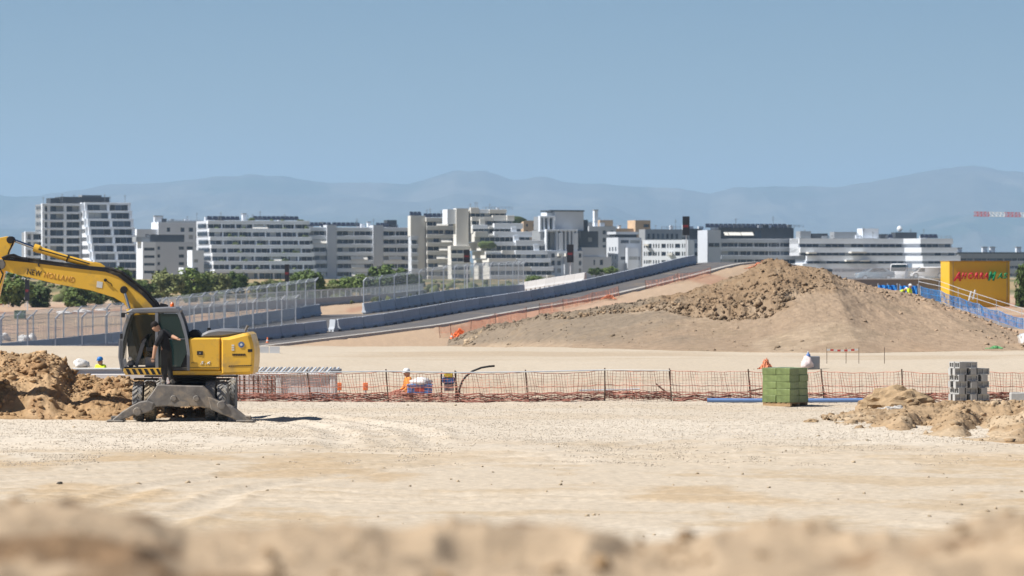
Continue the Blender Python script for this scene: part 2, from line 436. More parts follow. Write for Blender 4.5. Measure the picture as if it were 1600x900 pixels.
# ---- mountains, 17 to 30 km away
ridge = [(-700,325),(-300,312),(-120,306),(0,302),(55,306),(90,298),(160,286),(230,280),(300,276),(340,270),(400,266),(450,272),(520,281),(585,284),(640,281),(672,272),(710,262),(760,265),(800,280),(850,275),(905,286),(960,287),(1020,292),(1060,293),(1110,300),(1150,292),(1200,290),(1250,291),(1300,291),(1350,284),(1420,272),(1462,260),(1520,253),(1560,260),(1600,268),(1700,274),(1850,292),(2300,315)]
my = np.concatenate([np.linspace(18500,22000,46), np.linspace(22100,27000,70), np.linspace(27200,30500,10)])
mu = np.linspace(-0.24, 0.24, 620)
MY, MU = np.meshgrid(my, mu, indexing='ij'); MX = MU*MY
top = np.interp(800+MU*FPX, [r[0] for r in ridge], [r[1] for r in ridge])
crest = (430-top+5.0*fbm(MU*60, MU*0+2.0, 5, 58, 0.6))*26000/FPX
t = np.clip((MY-18500)/(26000-18500), 0, 1)
prof = np.where(MY < 26000, 0.30*sstep(0, 0.5, t)+0.70*t**2.3, 1-0.25*(MY-26000)/4500)
rg = ridged(MX*0.00055, MY*0.00026, 6, 33)-0.55
MZ = crest*prof + 330*rg*np.sin(np.pi*np.clip(t, 0, 0.97))**0.8 + 14*fbm(MX*0.004, MY*0.002, 3, 36)*t - 12
# low hills in front, on the left
MZ = MZ + 170*np.exp(-((MY-20500)/900)**2)*np.clip(0.45-MU*4.0+0.5*fbm(MX*0.0012, MY*0.0005, 4, 39), 0, 1)
mc = np.zeros(MX.shape+(3,)) + np.array((0.10,0.095,0.075))
mc = mixc(mc, (0.05,0.065,0.04), sstep(-0.1, 0.3, fbm(MX*0.0011, MY*0.0005, 5, 44)))
mc = mixc(mc, (0.15,0.135,0.105), 0.8*sstep(0.12, 0.4, fbm(MX*0.0023, MY*0.0011, 5, 47)))
struct(grid_object('mountains', MX, MY, MZ, mat('mountain_scrub', (1,1,1), 0.95, attr='tint', var=0.25, scale=0.006, spec=0.0), np.clip(mc, 0, 1)))

# ---- summer haze over the plain
hz = MB().box(-9000, 9000, -400, 33500, -40, 900).build('haze', None)
hm = bpy.data.materials.new('haze_air'); hm.use_nodes = True; t = hm.node_tree; t.nodes.clear()
ho = t.nodes.new('ShaderNodeOutputMaterial'); pv = t.nodes.new('ShaderNodeVolumePrincipled')
pv.inputs['Color'].default_value = (0.48,0.71,1.0,1); pv.inputs['Density'].default_value = 5.3e-5
pv.inputs['Anisotropy'].default_value = 0.1; pv.inputs['Density Attribute'].default_value = ''
t.links.new(pv.outputs[0], ho.inputs['Volume'])
hz.data.materials.append(hm); hz['kind'] = 'stuff'

# ------------------------------------------------------------------ ramp road, barriers, debris fences
m_asph = mat('asphalt', (0.105,0.10,0.10), 0.85, var=0.14, scale=0.6, bump=0.01, bscale=30, spec=0.25, dirt=(0.20,0.16,0.12), dirt_amt=0.25, dirt_scale=0.25)
m_kerb = mat('kerb_concrete', (0.42,0.40,0.37), 0.9, var=0.12, scale=1.5, dirt=(0.36,0.28,0.2), dirt_amt=0.3)
m_conc = mat('barrier_concrete', (0.40,0.43,0.47), 0.85, var=0.08, scale=1.2, bump=0.004, bscale=40, jitter=0.11, dirt=(0.22,0.24,0.27), dirt_amt=0.14, stretch=(1,1,0.35))
m_conc_light = mat('pale_concrete', (0.40,0.40,0.40), 0.85, var=0.06, scale=1.2, jitter=0.05)
m_galv = mat('galvanised_steel', (0.55,0.59,0.63), 0.5, metal=0.15, var=0.1, scale=4, spec=0.4)
m_wire = mat('fence_wire', (0.36,0.40,0.43), 0.6, metal=0.2, var=0.1, scale=4)

def strip(name, pts, offs, dz, material):
    """sheet along a line: offs = crosswise offsets, dz = height above the line"""
    X = []; Y = []; Z = []
    for i, p in enumerate(pts):
        n = side(pts, i); X.append([p.x+n.x*o for o in offs]); Y.append([p.y+n.y*o for o in offs])
        Z.append([p.z+d for o, d in zip(offs, dz)])
    return struct(grid_object(name, np.array(X)[:, ::-1], np.array(Y)[:, ::-1], np.array(Z)[:, ::-1], material))
strip('ramp_road', ROADL, [-0.9, 0, 1.5, 3, ROAD_W], [0, 0, 0, 0, 0], m_asph)
def px_grid(name, pxs_, lo, hi, nrow, dz, z_of):
    P_ = np.linspace(pxs_[0], pxs_[1], 160); T_, PP_ = np.meshgrid(np.linspace(0,1,nrow), P_, indexing='ij')
    D_ = lo(PP_)+(hi(PP_)-lo(PP_))*T_; X_ = (PP_-800)*D_/FPX
    return struct(grid_object(name, X_, D_, z_of(PP_, X_, D_, T_)+dz, m_asph))
px_grid('track', (-560,818), lambda p: track_span(p)[0]+0.9, lambda p: track_span(p)[2]+0.2, 10, 0.0, lambda p, x, d, t_: track_span(p)[1]+(track_span(p)[3]-track_span(p)[1])*np.clip((d-track_span(p)[0])/(track_span(p)[2]-track_span(p)[0]), 0, 1))
px_grid('track_bend', (492,574), lambda p: track_span(p)[2]+0.25, lambda p: track_span(p)[2]+62, 40, 0.10, lambda p, x, d, t_: height(x.ravel(), d.ravel(), False).reshape(x.shape))
# kerb: a real raised edge along the near side of the road
kb = MB(); n = len(ROADL); prof = [(ROAD_W-0.02,-0.2),(ROAD_W-0.02,0.10),(ROAD_W+0.55,0.10),(ROAD_W+0.62,-0.35)]
for i, p in enumerate(ROADL):
    s_ = side(ROADL, i)
    for (o, z) in prof: kb.v.append((p.x+s_.x*o, p.y+s_.y*o, p.z+z))
for i in range(n-1):
    for j in range(3): kb.f.append((i*4+j, i*4+j+1, i*4+4+j+1, i*4+4+j)); kb.m.append(0)
struct(kb.build('kerb', m_kerb))

# one barrier block, 4 m long: sloped sides, drainage openings at the foot
def barrier_mesh(name, L_, material):
    b = MB(); p = [(-0.30,0.13),(-0.30,0.20),(-0.19,0.42),(-0.12,1.03),(-0.10,1.06),(0.10,1.06),(0.12,1.03),(0.19,0.42),(0.30,0.20),(0.30,0.13)]
    b.prism(p, -L_/2+0.03, L_/2-0.03, 'x', 0.05)
    for (x0, x1) in ((-L_/2+0.30, -0.42), (0.42, L_/2-0.30)): b.box(x0, x1, -0.29, 0.29, -0.05, 0.131)
    for x in (-1.0, 1.0): b.box(x-0.05, x+0.05, -0.04, 0.04, 1.055, 1.10)
    return b.mesh(name, material)
ME_BAR = barrier_mesh('barrier', 4.0, m_conc); ME_BARL = barrier_mesh('barrier', 4.0, m_conc_light)
ONES = ['', 'first','second','third','fourth','fifth','sixth','seventh','eighth','ninth','tenth','eleventh','twelfth','thirteenth','fourteenth','fifteenth','sixteenth','seventeenth','eighteenth','nineteenth']
def ordinal(n):
    if n < 20: return ONES[n]
    t_, o_ = divmod(n, 10); return ['','','twent','thirt','fort','fift'][t_]+('ieth' if o_ == 0 else 'y-'+ONES[o_])
def place_row(pts, me, label, group, L_=4.0, name='concrete_barrier'):
    tot = sum((b-a).length for a, b in zip(pts[:-1], pts[1:])); sx = tot/max(1, round(tot/L_))/L_; pts = resample(pts, L_*sx*0.9995); out_ = []
    vis = [i for i in range(len(pts)-1) if -8 < 800+FPX*((pts[i]+pts[i+1])/2).x/pts[i].y < 1608]
    for i, (a, b) in enumerate(zip(pts[:-1], pts[1:])):
        if i not in vis: continue
        d = (b-a).normalized(); up = Vector((0,0,1)); y = up.cross(d).normalized(); z = d.cross(y)
        m = Matrix(((d.x,y.x,z.x),(d.y,y.y,z.y),(d.z,y.z,z.z))).to_4x4(); m.translation = (a+b)/2
        o = link(name, me); o.matrix_world = m @ Matrix.Diagonal((sx*(L_/4.0), 1, 1, 1)); tag(o, label % ordinal(len(out_)+1), 'barrier', group); out_.append(o)
    return out_
def fence(name, posts, h, label, group=None, lean=Vector((0.30,0.25,0)), wire=0.013, gx=0.11, gz_=0.12, post=0.105, cable=True):
    """debris fence: every post and every bay of wire mesh is its own part; posts bend over at the top"""
    base = posts[0]; t = thing(name, label, 'fence', base, group=group)
    for p in posts:
        q = p-base; k = q+Vector((0,0,h*0.86)); tp = q+Vector((0,0,h))+lean
        MB().bar(q+Vector((0,0,-0.45)), k, post).bar(k, tp, post*0.9).build('post', m_galv, t)
    for a, b in zip(posts[:-1], posts[1:]):
        a = a-base; b = b-base; d = b-a; L_ = d.length; mb = MB(); nx = max(2, int(L_/gx))
        for i in range(1, nx):
            p = a+d*(i/nx); mb.bar(p, p+Vector((0,0,h*0.86)), wire); mb.bar(p+Vector((0,0,h*0.86)), p+Vector((0,0,h))+lean, wire)
        nz = int(h*0.86/gz_)
        for i in range(nz+1):
            z = Vector((0,0,i*h*0.86/nz)); mb.bar(a+z, b+z, wire if i % 6 else wire*2.4)
        for i in range(1, 4):
            z = Vector((0,0,h*(0.86+0.14*i/3)))+lean*(i/3); mb.bar(a+z, b+z, wire if i < 3 else wire*2.2)
        mb.build('wire_panel', m_wire, t)
    return t
def hgt(pts, dz): return [Vector((p.x, p.y, p.z+dz)) for p in pts]
def line_at(pp): return [at(*q) for q in pp]

rowA = [p for p in ROADL if p.x > at(523,0,342.3).x and p.y < 486]
place_row(rowA[:-14] if False else [p for p in rowA if p.x <= at(1090,0,456).x], ME_BAR, 'grey concrete barrier block, %s from the low end of the ramp row', 'barrier blocks climbing the ramp')
rowA2 = [p for p in ROADL if p.x < at(519,0,342).x and p.x > -62]
place_row(rowA2, ME_BAR, 'grey concrete barrier block, %s from the left in the front row', 'barrier blocks of the front row')
# the end block between both rows, turned a little
e = link('concrete_barrier', ME_BAR); e.location = at(521,517.5,342.0); e.rotation_euler = (0,0,R(118)); e.scale = (0.3,0.8,0.98)
tag(e, 'short turned concrete end block in the opening between two barrier rows', 'barrier')
rowB = line_at([(-330,575,310),(-160,566,317),(0,556,325),(190,537,338),(340,516.5,350),(500,492.5,368)])
place_row(rowB, ME_BAR, 'grey concrete barrier block, %s from the left under the rear debris fence', 'barrier blocks of the rear row')
# curved row behind the ramp: equal post steps, bunching as the line turns away
pxs = [568,593,616,636,655,675,693,710,726,740,754,766,779,790,801,810,818]
tops = np.interp(pxs, [568,600,700,760,818], [474,469.5,453,448,445])
d_ = 372.0; rowC = []
for i, q in enumerate(pxs):
    if i: dx = (q-pxs[i-1])*d_/FPX; d_ += math.sqrt(max(0.3, 2.1**2-dx*dx))
    rowC.append(at(q, tops[i]+1.06*FPX/d_, d_))
place_row(rowC, ME_BAR, 'grey concrete barrier block, %s from the left under the curved fence', 'barrier blocks of the curved row', 2.1)
rowC_end = [Vector(rowC[0])+Vector((-0.3,-0.2,0)), Vector(rowC[0])+Vector((-1.8,3.2,0))]
fence('debris_fence', hgt(rowC, 1.06), 2.5, 'curved tall wire debris fence on barriers behind the ramp road', wire=0.014)
pB = resample(rowB, 1.95)
fence('debris_fence', hgt([p for p in pB if p.x > -58], 1.06), 2.6, 'long tall wire debris fence at the rear left of the track')
pA2 = [p for p in resample(rowA2, 2.42) if p.x < at(470,0,337).x and p.x > -58]
fence('debris_fence', hgt(pA2, 1.06), 2.55, 'nearer wire debris fence on the front barrier row beside the excavator')
# far pale barriers and low fence beyond the track
rowD = [hit(px, py, 430) for (px, py) in ((215,498),(300,491),(420,483),(520,476),(600,469.5),(665,462))]
place_row(rowD, ME_BARL, 'pale concrete barrier block, %s from the left in the far row', 'far pale barrier blocks', 4.0)
fence('low_fence', hgt(resample(rowD, 5.0), 1.0), 1.25, 'low wire fence on the far pale barriers beyond the track', wire=0.02, gx=0.25, gz_=0.2, post=0.11)
rowE = line_at([(812,456,452),(860,448.5,440),(915,440.5,427)])
place_row(rowE, ME_BARL, 'pale sunlit barrier block right of the curved fence, %s from the left', 'pale barrier blocks behind the ramp', 4.0)

# dark electronic marshal panels on posts
m_black = mat('black_panel', (0.012,0.014,0.02), 0.35, var=0.1, spec=0.4)
m_red_led = bpy.data.materials.new('red_led'); m_red_led.use_nodes = True
_b = m_red_led.node_tree.nodes['Principled BSDF']; _b.inputs['Base Color'].default_value = (0.22,0.02,0.025,1); _b.inputs['Emission Color'].default_value = (1,0.08,0.06,1); _b.inputs['Emission Strength'].default_value = 0.10
def panel(px, y0, y1, wpx, d, ybase, label):
    c = at(px, (y0+y1)/2, d); W = wpx*d/FPX; H = (y1-y0)*d/FPX; b0 = at(px, ybase, d)
    t = thing('marshal_panel', label, 'sign', (c.x, c.y, b0.z), R(-8), 'electronic panels round the track')
    z0 = c.z-H/2-b0.z
    MB().bar((0,0.12,0), (0,0.12,z0+H), 0.13).build('pole', m_galv, t)
    s = MB().bbox(-W/2, W/2, -0.08, 0.06, z0, z0+H, 0.02).build('screen', m_black, t)
    g = MB()
    for i in range(3):
        x = (-0.26+0.26*i)*W
        g.box(x-0.09*W, x-0.05*W, -0.09, -0.075, z0+H*0.40, z0+H*0.53); g.box(x-0.04*W, x+0.08*W, -0.09, -0.075, z0+H*0.50, z0+H*0.53); g.box(x-0.04*W, x+0.06*W, -0.09, -0.075, z0+H*0.44, z0+H*0.465)
    g.build('lettering', m_red_led, s)
    return t
panel(448.5, 413, 440, 7, 400, 462, 'slim dark electronic panel on a pole, leftmost above the long fence')
panel(729.5, 390, 410, 9.5, 425, 450, 'dark electronic panel rising above the curved debris fence')
panel(891, 382, 410, 10.5, 450, 438, 'dark electronic panel on a pole in front of the white tower block')
panel(1072, 338, 367.5, 11, 466, 414, 'highest dark electronic panel with red sign, at the crest of the ramp')
panel(42.5, 437, 470, 7, 430, 486, 'dark electronic panel on a pole beneath the excavator boom')

# ------------------------------------------------------------------ earth mound, spoil heaps, clods, gravel
m_dirt = mat('heap_earth', (1,1,1), 0.95, attr='tint', var=0.22, scale=2.2, bump=0.05, bscale=7.0, spec=0.08)
ICO_V = None
def clod_cloud(name, pos, size, cols, material, parent=None, flat=0.75, seed=1, kind='stuff'):
    """many small lumps as ONE mesh (uncountable)"""
    g = np.random.default_rng(seed); n = len(pos)
    a = (1+5**0.5)/2
    V = np.array([(-1,a,0),(1,a,0),(-1,-a,0),(1,-a,0),(0,-1,a),(0,1,a),(0,-1,-a),(0,1,-a),(a,0,-1),(a,0,1),(-a,0,-1),(-a,0,1)])/1.9
    F = np.array([(0,11,5),(0,5,1),(0,1,7),(0,7,10),(0,10,11),(1,5,9),(5,11,4),(11,10,2),(10,7,6),(7,1,8),(3,9,4),(3,4,2),(3,2,6),(3,6,8),(3,8,9),(4,9,5),(2,4,11),(6,2,10),(8,6,7),(9,8,1)])
    th = g.uniform(0, 6.283, n); jit = g.uniform(0.42, 1.4, (n,12,1)); sc = np.stack([g.uniform(0.75,1.3,n), g.uniform(0.75,1.3,n), flat*g.uniform(0.7,1.2,n)], -1)*np.asarray(size)[:,None]
    P = V[None]*jit*sc[:,None,:]
    c, s = np.cos(th)[:,None], np.sin(th)[:,None]
    x = P[...,0]*c-P[...,1]*s; y = P[...,0]*s+P[...,1]*c
    P = np.stack([x, y, P[...,2]], -1)+np.asarray(pos)[:,None,:]
    fv = (F[None]+(np.arange(n)*12)[:,None,None]).reshape(-1,3)
    me = bpy.data.meshes.new(name); me.vertices.add(n*12); me.vertices.foreach_set('co', P.astype(np.float32).ravel())
    me.loops.add(fv.size); me.loops.foreach_set('vertex_index', fv.ravel().astype(np.int32))
    me.polygons.add(len(fv)); me.polygons.foreach_set('loop_start', (np.arange(len(fv))*3).astype(np.int32))
    me.update(calc_edges=True)
    at_ = me.color_attributes.new('tint', 'FLOAT_COLOR', 'POINT')
    cc = np.repeat(np.asarray(cols), 12, 0); at_.data.foreach_set('color', np.concatenate([cc, np.ones((n*12,1))], 1).astype(np.float32).ravel())
    me.materials.append(material)
    o = link(name, me, parent)
    if kind: o['kind'] = kind
    return o
def heap(name, label, cat, px, crest_py, d_front, d_crest, d_back, profile, rough, tint, ncol, nrow, clods=0, csize=(0.04,0.13), seed=1, dens=None):
    """heap given by its skyline: px columns, crest heights read from the photograph at d_crest, foot at d_front"""
    P = np.linspace(px[0], px[-1], ncol); C = np.interp(P, px, crest_py)
    df = np.interp(P, px, d_front) if np.ndim(d_front) else np.full(ncol, float(d_front))
    dc = np.interp(P, px, d_crest) if np.ndim(d_crest) else np.full(ncol, float(d_crest))
    def soft(a_):
        n_ = max(3, ncol//45); kk = np.hanning(2*n_+1); kk /= kk.sum(); return np.convolve(np.pad(a_, n_, mode='edge'), kk, 'valid')
    df = soft(df); dc = soft(dc)
    db = dc+d_back
    T = np.concatenate([np.linspace(0,1,nrow), np.linspace(1,2,nrow//3)[1:]])
    TT, PP = np.meshgrid(T, P, indexing='ij')
    D = np.where(TT <= 1, df+(dc-df)*TT, dc+(db-dc)*(TT-1))
    X = (PP-800)*dc/FPX; Y = D
    zc = EYE-(C-430)*dc/FPX
    sh = np.where(TT <= 1, profile(TT, PP), (1-sstep(0,1,TT-1)))
    g0 = height(X.ravel(), Y.ravel(), False).reshape(X.shape)
    Z = g0+np.maximum(zc-g0, 0.0)*sh
    edge = sstep(0, 0.05, (PP-px[0])/(px[-1]-px[0]))*(1-sstep(0.95, 1, (PP-px[0])/(px[-1]-px[0]))) if edge_fade else 1
    r = rough(X, Y, TT, PP)
    Z = Z+r*np.clip(sh*3, 0, 1)*edge
    Z = np.where((TT == 0) | (TT == 2), g0-0.15, Z)
    o = grid_object(name, X, Y, Z, m_dirt, np.clip(tint(X, Y, TT, PP), 0, 1)); tag(o, label, cat)
    if clods:
        g = np.random.default_rng(seed); i = g.integers(2, len(T)-2, clods); j = g.integers(1, ncol-1, clods)
        keep = g.random(clods) < (np.clip(0.25+1.2*np.abs(sh[i,j]-0.2), 0, 1) if dens is None else dens(T[i], P[j])); i = i[keep]; j = j[keep]
        pos = np.stack([X[i,j]+g.uniform(-.05,.05,len(i)), Y[i,j]+g.uniform(-.1,.1,len(i)), Z[i,j]], -1)
        sz = csize[0]*(csize[1]/csize[0])**(g.random(len(i))**4.0); pos[:,2] += sz*0.05
        tc_ = tint(X, Y, TT, PP)[i,j]*g.uniform(0.75,1.2,(len(i),1))
        clod_cloud('clods', pos, sz, np.clip(tc_,0,1), m_dirt, o, seed=seed+5)
    return o, (X, Y, Z)
edge_fade = False
def const_tint(a, b, c=None, sx=0.5, sy=0.3, seed=3):
    def f(X, Y, T, P):
        t = np.zeros(X.shape+(3,))+np.array(a); t = mixc(t, b, sstep(-0.1,0.4,fbm(X*sx, Y*sy, 5, seed)))
        if c is not None: t = mixc(t, c, 0.8*sstep(0.1,0.45,fbm(X*sx*2.3, Y*sy*2, 4, seed+4)))
        return t
    return f
# -- the great mound behind the pad
mpx = [700,735,770,830,880,950,1030,1100,1150,1180,1193,1200,1228,1254,1292,1304,1324,1356,1413,1442,1471,1509,1529,1558,1587,1610,1660,1760]
mpy = [536,521,510,497,489,480,466,449,434,418,407,405,409,417,422,430,438,445,460,466,476,488,498,509,521,534,549,556]
mfront = np.interp(mpx, [700,850,1000,1290,1430,1600,1760], [236,217.5,208,201.5,206.5,210,212])
mcrest = mfront+np.interp(mpx, [700,830,1000,1200,1400,1600,1760], [5,10,18,24,20,9,6])
CUT = ([700,790,860,960,1030,1080,1140,1185,1220,1260,1330,1450,1760], [529,513,498,486,481,491,494,485,464,452,456,480,556])   # lower edge of the crumbling band
def m_fb(P):
    base = np.interp(P, [700,850,1000,1290,1430,1600,1760], [535,543,548,552,549,548,556]); cr = np.interp(P, mpx, mpy)
    return np.clip((base-np.interp(P, *CUT))/np.maximum(base-cr, 1), 0.15, 0.97)
def m_prof(T, P):
    fb = m_fb(P); wob = 0.05*fbm(P*0.02, T*5.0, 6, 4, 0.65)
    jump = np.interp(P, [820,900,1020,1060,1180,1215,1260], [0.03,0.06,0.05,0.13,0.15,0.08,0.0])
    thr = np.clip(0.12+0.80*fb+wob, 0.1, 0.97); lo = np.maximum(fb-jump*0.45, 0.05)
    low = lo*(np.clip(T/thr, 0, 1))**1.05
    hi_ = np.clip((T-thr)/(1.0001-thr), 0, 1); up_ = lo+jump*sstep(0, 0.05, T-thr)*(1-lo)/(1-lo+1e-6)+(1-lo-jump)*hi_
    return np.where(T < thr, low, np.minimum(up_, 1))
def m_rough(X, Y, T, P):
    up = sstep(-0.05, 0.06, T-(0.12+0.80*m_fb(P))+0.10*fbm(X*0.5, Y*0.4, 3, 7))*(1-0.5*sstep(1230,1330,P))
    r = 0.10*fbm(X*0.25, Y*0.15, 4, 11)+up*(0.30*fbm(X*0.9, Y*0.6, 6, 13, 0.6)+0.22*(ridged(X*1.4, Y*1.1, 5, 15, 0.6)-0.5))
    rill = 0.10*(ridged(X*0.55+Y*0.10, Y*0.06, 3, 25)-0.6)*sstep(0.2,0.5,T)*sstep(1250,1350,P)
    return r+0.02*fbm(X*2.5, Y*1.5, 3, 12)+rill
def m_tint(X, Y, T, P):
    t = np.zeros(X.shape+(3,))+np.array((0.285,0.212,0.147))
    t = mixc(t, (0.335,0.258,0.182), sstep(-0.1,0.4,fbm(X*0.2, Y*0.15, 5, 3)))
    up = sstep(-0.06, 0.05, T-(0.12+0.80*m_fb(P))+0.12*fbm(X*0.5, Y*0.4, 4, 7))
    t = mixc(t, (0.225,0.155,0.095), 0.95*up*(1-0.75*sstep(1230,1400,P)))
    t = mixc(t, (0.37,0.27,0.185), 0.7*sstep(1260,1360,P))  # right flank: lighter orange-tan soil, also brightened to offset its tilt from the sun
    t = mixc(t, (0.49,0.335,0.22), up*0.6*sstep(1420,1540,P))
    t = mixc(t, (0.43,0.29,0.185), 0.5*sstep(0.0,0.4,fbm(X*0.1+4, Y*0.1, 4, 9))*sstep(1300,1420,P))
    t = mixc(t, (0.195,0.158,0.118), 0.85*(1-sstep(980,1090,P+120*fbm(X*0.3, Y*0.3, 3, 8)))*sstep(0.05,0.3,T))
    t = mixc(t, (0.25,0.19,0.128), 0.5*sstep(0.1,0.4,fbm(X*0.7, Y*0.5, 5, 19, 0.6)))
    return t
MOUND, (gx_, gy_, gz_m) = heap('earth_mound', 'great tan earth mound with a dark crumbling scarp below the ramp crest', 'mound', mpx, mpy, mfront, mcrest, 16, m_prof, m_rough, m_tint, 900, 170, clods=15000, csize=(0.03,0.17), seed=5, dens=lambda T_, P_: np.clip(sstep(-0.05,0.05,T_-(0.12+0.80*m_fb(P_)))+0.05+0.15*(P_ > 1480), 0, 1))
# crumbling clods of the cut band
g = np.random.default_rng(31); nr_, nc_ = gx_.shape; Pc = np.linspace(mpx[0], mpx[-1], nc_); nT = 170
n = 4600; pj = g.integers(0, nc_, n); P_ = Pc[pj]; wgt = np.interp(P_, [840,900,1020,1070,1190,1230,1300], [0.0,0.35,0.3,1.0,1.0,0.5,0.0])
keep = g.random(n) < wgt; pj = pj[keep]; P_ = P_[keep]
tt = 0.12+0.80*m_fb(P_)+np.abs(g.normal(0, 1, len(P_)))*np.interp(P_, [860,1030,1080,1190], [0.05,0.04,0.11,0.12])-0.02
ti = np.clip((tt*(nT-1)).astype(int), 1, nT-1); sz = 0.025*(7.5)**(g.random(len(P_))**2.8)
pos = np.stack([gx_[ti,pj]+g.uniform(-.1,.1,len(P_)), gy_[ti,pj]-g.uniform(0,.25,len(P_)), gz_m[ti,pj]+sz*0.1], -1)
clod_cloud('cut_clods', pos, sz, np.array((0.235,0.17,0.11))*g.uniform(0.5,1.5,(len(P_),1)), m_dirt, MOUND, flat=1.0, seed=33)
# -- heap in front of the excavator, left
lpx = [-420,-200,-60,0,45,85,100,110,118,150,185,205,225,250,290,330,350]
lpy = [600,575,561,556,558,561,566,584,592,592,590,592,600,620,634,640,654]
def l_prof(T, P): return np.clip(sstep(-0.05, 0.95, T)**0.8, 0, 1)
def l_rough(X, Y, T, P): return 0.22*fbm(X*1.1, Y*0.9, 5, 23)+0.20*(ridged(X*1.5, Y*1.2, 4, 27)-0.55)+0.05*fbm(X*6, Y*5, 3, 28)
l_tint = const_tint((0.36,0.235,0.125), (0.43,0.295,0.17), (0.29,0.175,0.09), 0.9, 0.7, 13)
heap('dirt_pile', 'brown crumbly dirt pile left of the excavator', 'dirt pile', lpx, lpy, np.interp(lpx, [-420,225,350],[108.6,108.6,111.5]), np.interp(lpx,[-420,110,160,350],[112.2,112.2,113.4,114]), 3.5, l_prof, l_rough, l_tint, 520, 90, clods=9000, csize=(0.02,0.15), seed=8)
# -- low heap at the right edge
rpx = [1290,1320,1345,1375,1420,1460,1500,1560,1600,1680,1800,1950]
rpy = [662,652,645,642,640,636,633,632,630,628,640,668]
rfr = np.interp(rpx, [1290,1345,1400,1470,1600,1950], [104,99,95.5,93.2,93.0,97])
def r_prof(T, P): return np.clip(sstep(-0.02, 0.85, T)**0.75, 0, 1)
def r_rough(X, Y, T, P):
    fur = np.zeros_like(X)
    for (c0, k) in ((9.6,0.0),(11.2,0.3),(13.0,0.1)):
        q = X-c0-(Y-94)*0.16+0.25*fbm(X*0.6, Y*0.5, 3, 37); fur = fur-0.20*np.exp(-(q/0.30)**2)+0.13*np.exp(-((q+0.62)/0.34)**2)
    return 0.20*fbm(X*0.6, Y*0.35, 6, 33, 0.6)+0.22*(ridged(X*1.3, Y*0.9, 6, 35, 0.65)-0.5)+0.05*fbm(X*5, Y*4, 3, 36)+1.3*fur*(1-sstep(0.55,0.9,T))*sstep(0.04,0.2,T)
r_tint = const_tint((0.34,0.24,0.145), (0.43,0.33,0.22), (0.26,0.175,0.10), 0.6, 0.4, 17)
heap('dirt_pile', 'low light brown dirt heap with wheel furrows at the right edge', 'dirt pile', rpx, rpy, rfr, np.interp(rpx, [1290,1420,1950],[109,111,113]), 3.0, r_prof, r_rough, r_tint, 480, 110, clods=5200, csize=(0.02,0.15), seed=12)
# -- small dark spoil at the left foot of the mound
def s_rough(X, Y, T, P): return 0.22*fbm(X*0.8, Y*0.6, 5, 43)+0.10*(ridged(X*1.5, Y, 4, 45)-0.5)
heap('spoil_bank', 'low grey brown spoil bank beside the orange mesh at the mound foot', 'dirt pile', [725,745,775,800,830,845], [534,522,513,512,517,535], 232, 236, 5, l_prof, s_rough, const_tint((0.33,0.25,0.165),(0.42,0.33,0.23),(0.26,0.185,0.115),0.5,0.4,14), 160, 50, clods=700, csize=(0.06,0.25), seed=15)

# -- rocks
def boulder(name, c, size, seed, material, label, squash=0.7, sub=4):
    import bmesh
    bm = bmesh.new(); bmesh.ops.create_icosphere(bm, subdivisions=sub, radius=1.0)
    g = random.Random(seed); off = g.uniform(0,50)
    for v in bm.verts:
        n = v.co.normalized(); k = 1.0
        for (f, a_) in ((1.1,0.35),(2.3,0.26),(5.0,0.18),(11,0.10)):
            k += a_*float(fbm(np.array([n.x*f+off+n.z*1.3]), np.array([n.y*f-off+n.z*f*0.9]), 2, seed)[0])
        v.co = Vector((n.x*size[0]*k, n.y*size[1]*k, max(n.z*squash*size[2]*k, -0.35*size[2])))
    me = bpy.data.meshes.new(name); bm.to_mesh(me); bm.free(); me.materials.append(material)
    o = link(name, me, None, c); tag(o, label, 'rock'); return o
m_rock = mat('clay_rock', (0.35,0.25,0.15), 0.95, var=0.25, scale=3, bump=0.04, bscale=9, spec=0.1)
m_rockg = mat('pale_rock', (0.46,0.44,0.41), 0.9, var=0.2, scale=3, bump=0.03, bscale=9, spec=0.15)
boulder('clay_boulder', at(1398,640,112.5), (1.05,0.8,0.80), 3, m_rock, 'large brown clay boulder on the right dirt heap')
boulder('pale_boulder', at(1397,646,109.5), (0.56,0.45,0.35), 5, m_rockg, 'pale grey stone lying before the clay boulder')
boulder('pale_boulder', at(1452,642,110), (0.24,0.22,0.17), 6, m_rockg, 'small pale grey stone right of the clay boulder', sub=3)
boulder('clod_rock', at(1269,660,106.5), (0.22,0.18,0.13), 7, m_rock, 'lone brown clod on the gravel left of the right heap', sub=3)
boulder('dark_stone', at(93,755,75.5), (0.055,0.05,0.04), 9, mat('dark_stone', (0.06,0.055,0.05), 0.9), 'tiny dark stone alone on the left sand', sub=2)
# -- gravel, clods on the pad, clods on the camera bank
g = np.random.default_rng(3); n = 56000
dd = 1/g.uniform(1/124.8, 1/82.0, n); xx = g.uniform(-0.15, 0.15, n)*dd
gm = (vnoise(xx*0.4, dd*0.2, 3)*0.5+vnoise(xx*1.7, dd*0.9, 4)*0.5+sstep(86,104,dd)*0.45) > 0.58
xx = xx[gm]; dd = dd[gm]; zz = height(xx, dd)
cc = np.array((0.53,0.46,0.37))*g.uniform(0.85,1.12,(len(xx),1))
gr = clod_cloud('gravel', np.stack([xx, dd, zz+0.004], -1), g.uniform(0.007,0.02,len(xx)), np.clip(cc,0,1), m_dirt, None, seed=4)
gr['label'] = 'pale crushed gravel spread over the pad'; gr['category'] = 'gravel'
n = 3000; dd = 1/g.uniform(1/215.0, 1/42.0, n); xx = g.uniform(-0.15, 0.15, n)*dd
zz = height(xx, dd); sz = 0.006*(9.0)**(g.random(n)**6)
cc = np.array((0.45,0.36,0.25))*g.uniform(0.7,1.15,(n,1))
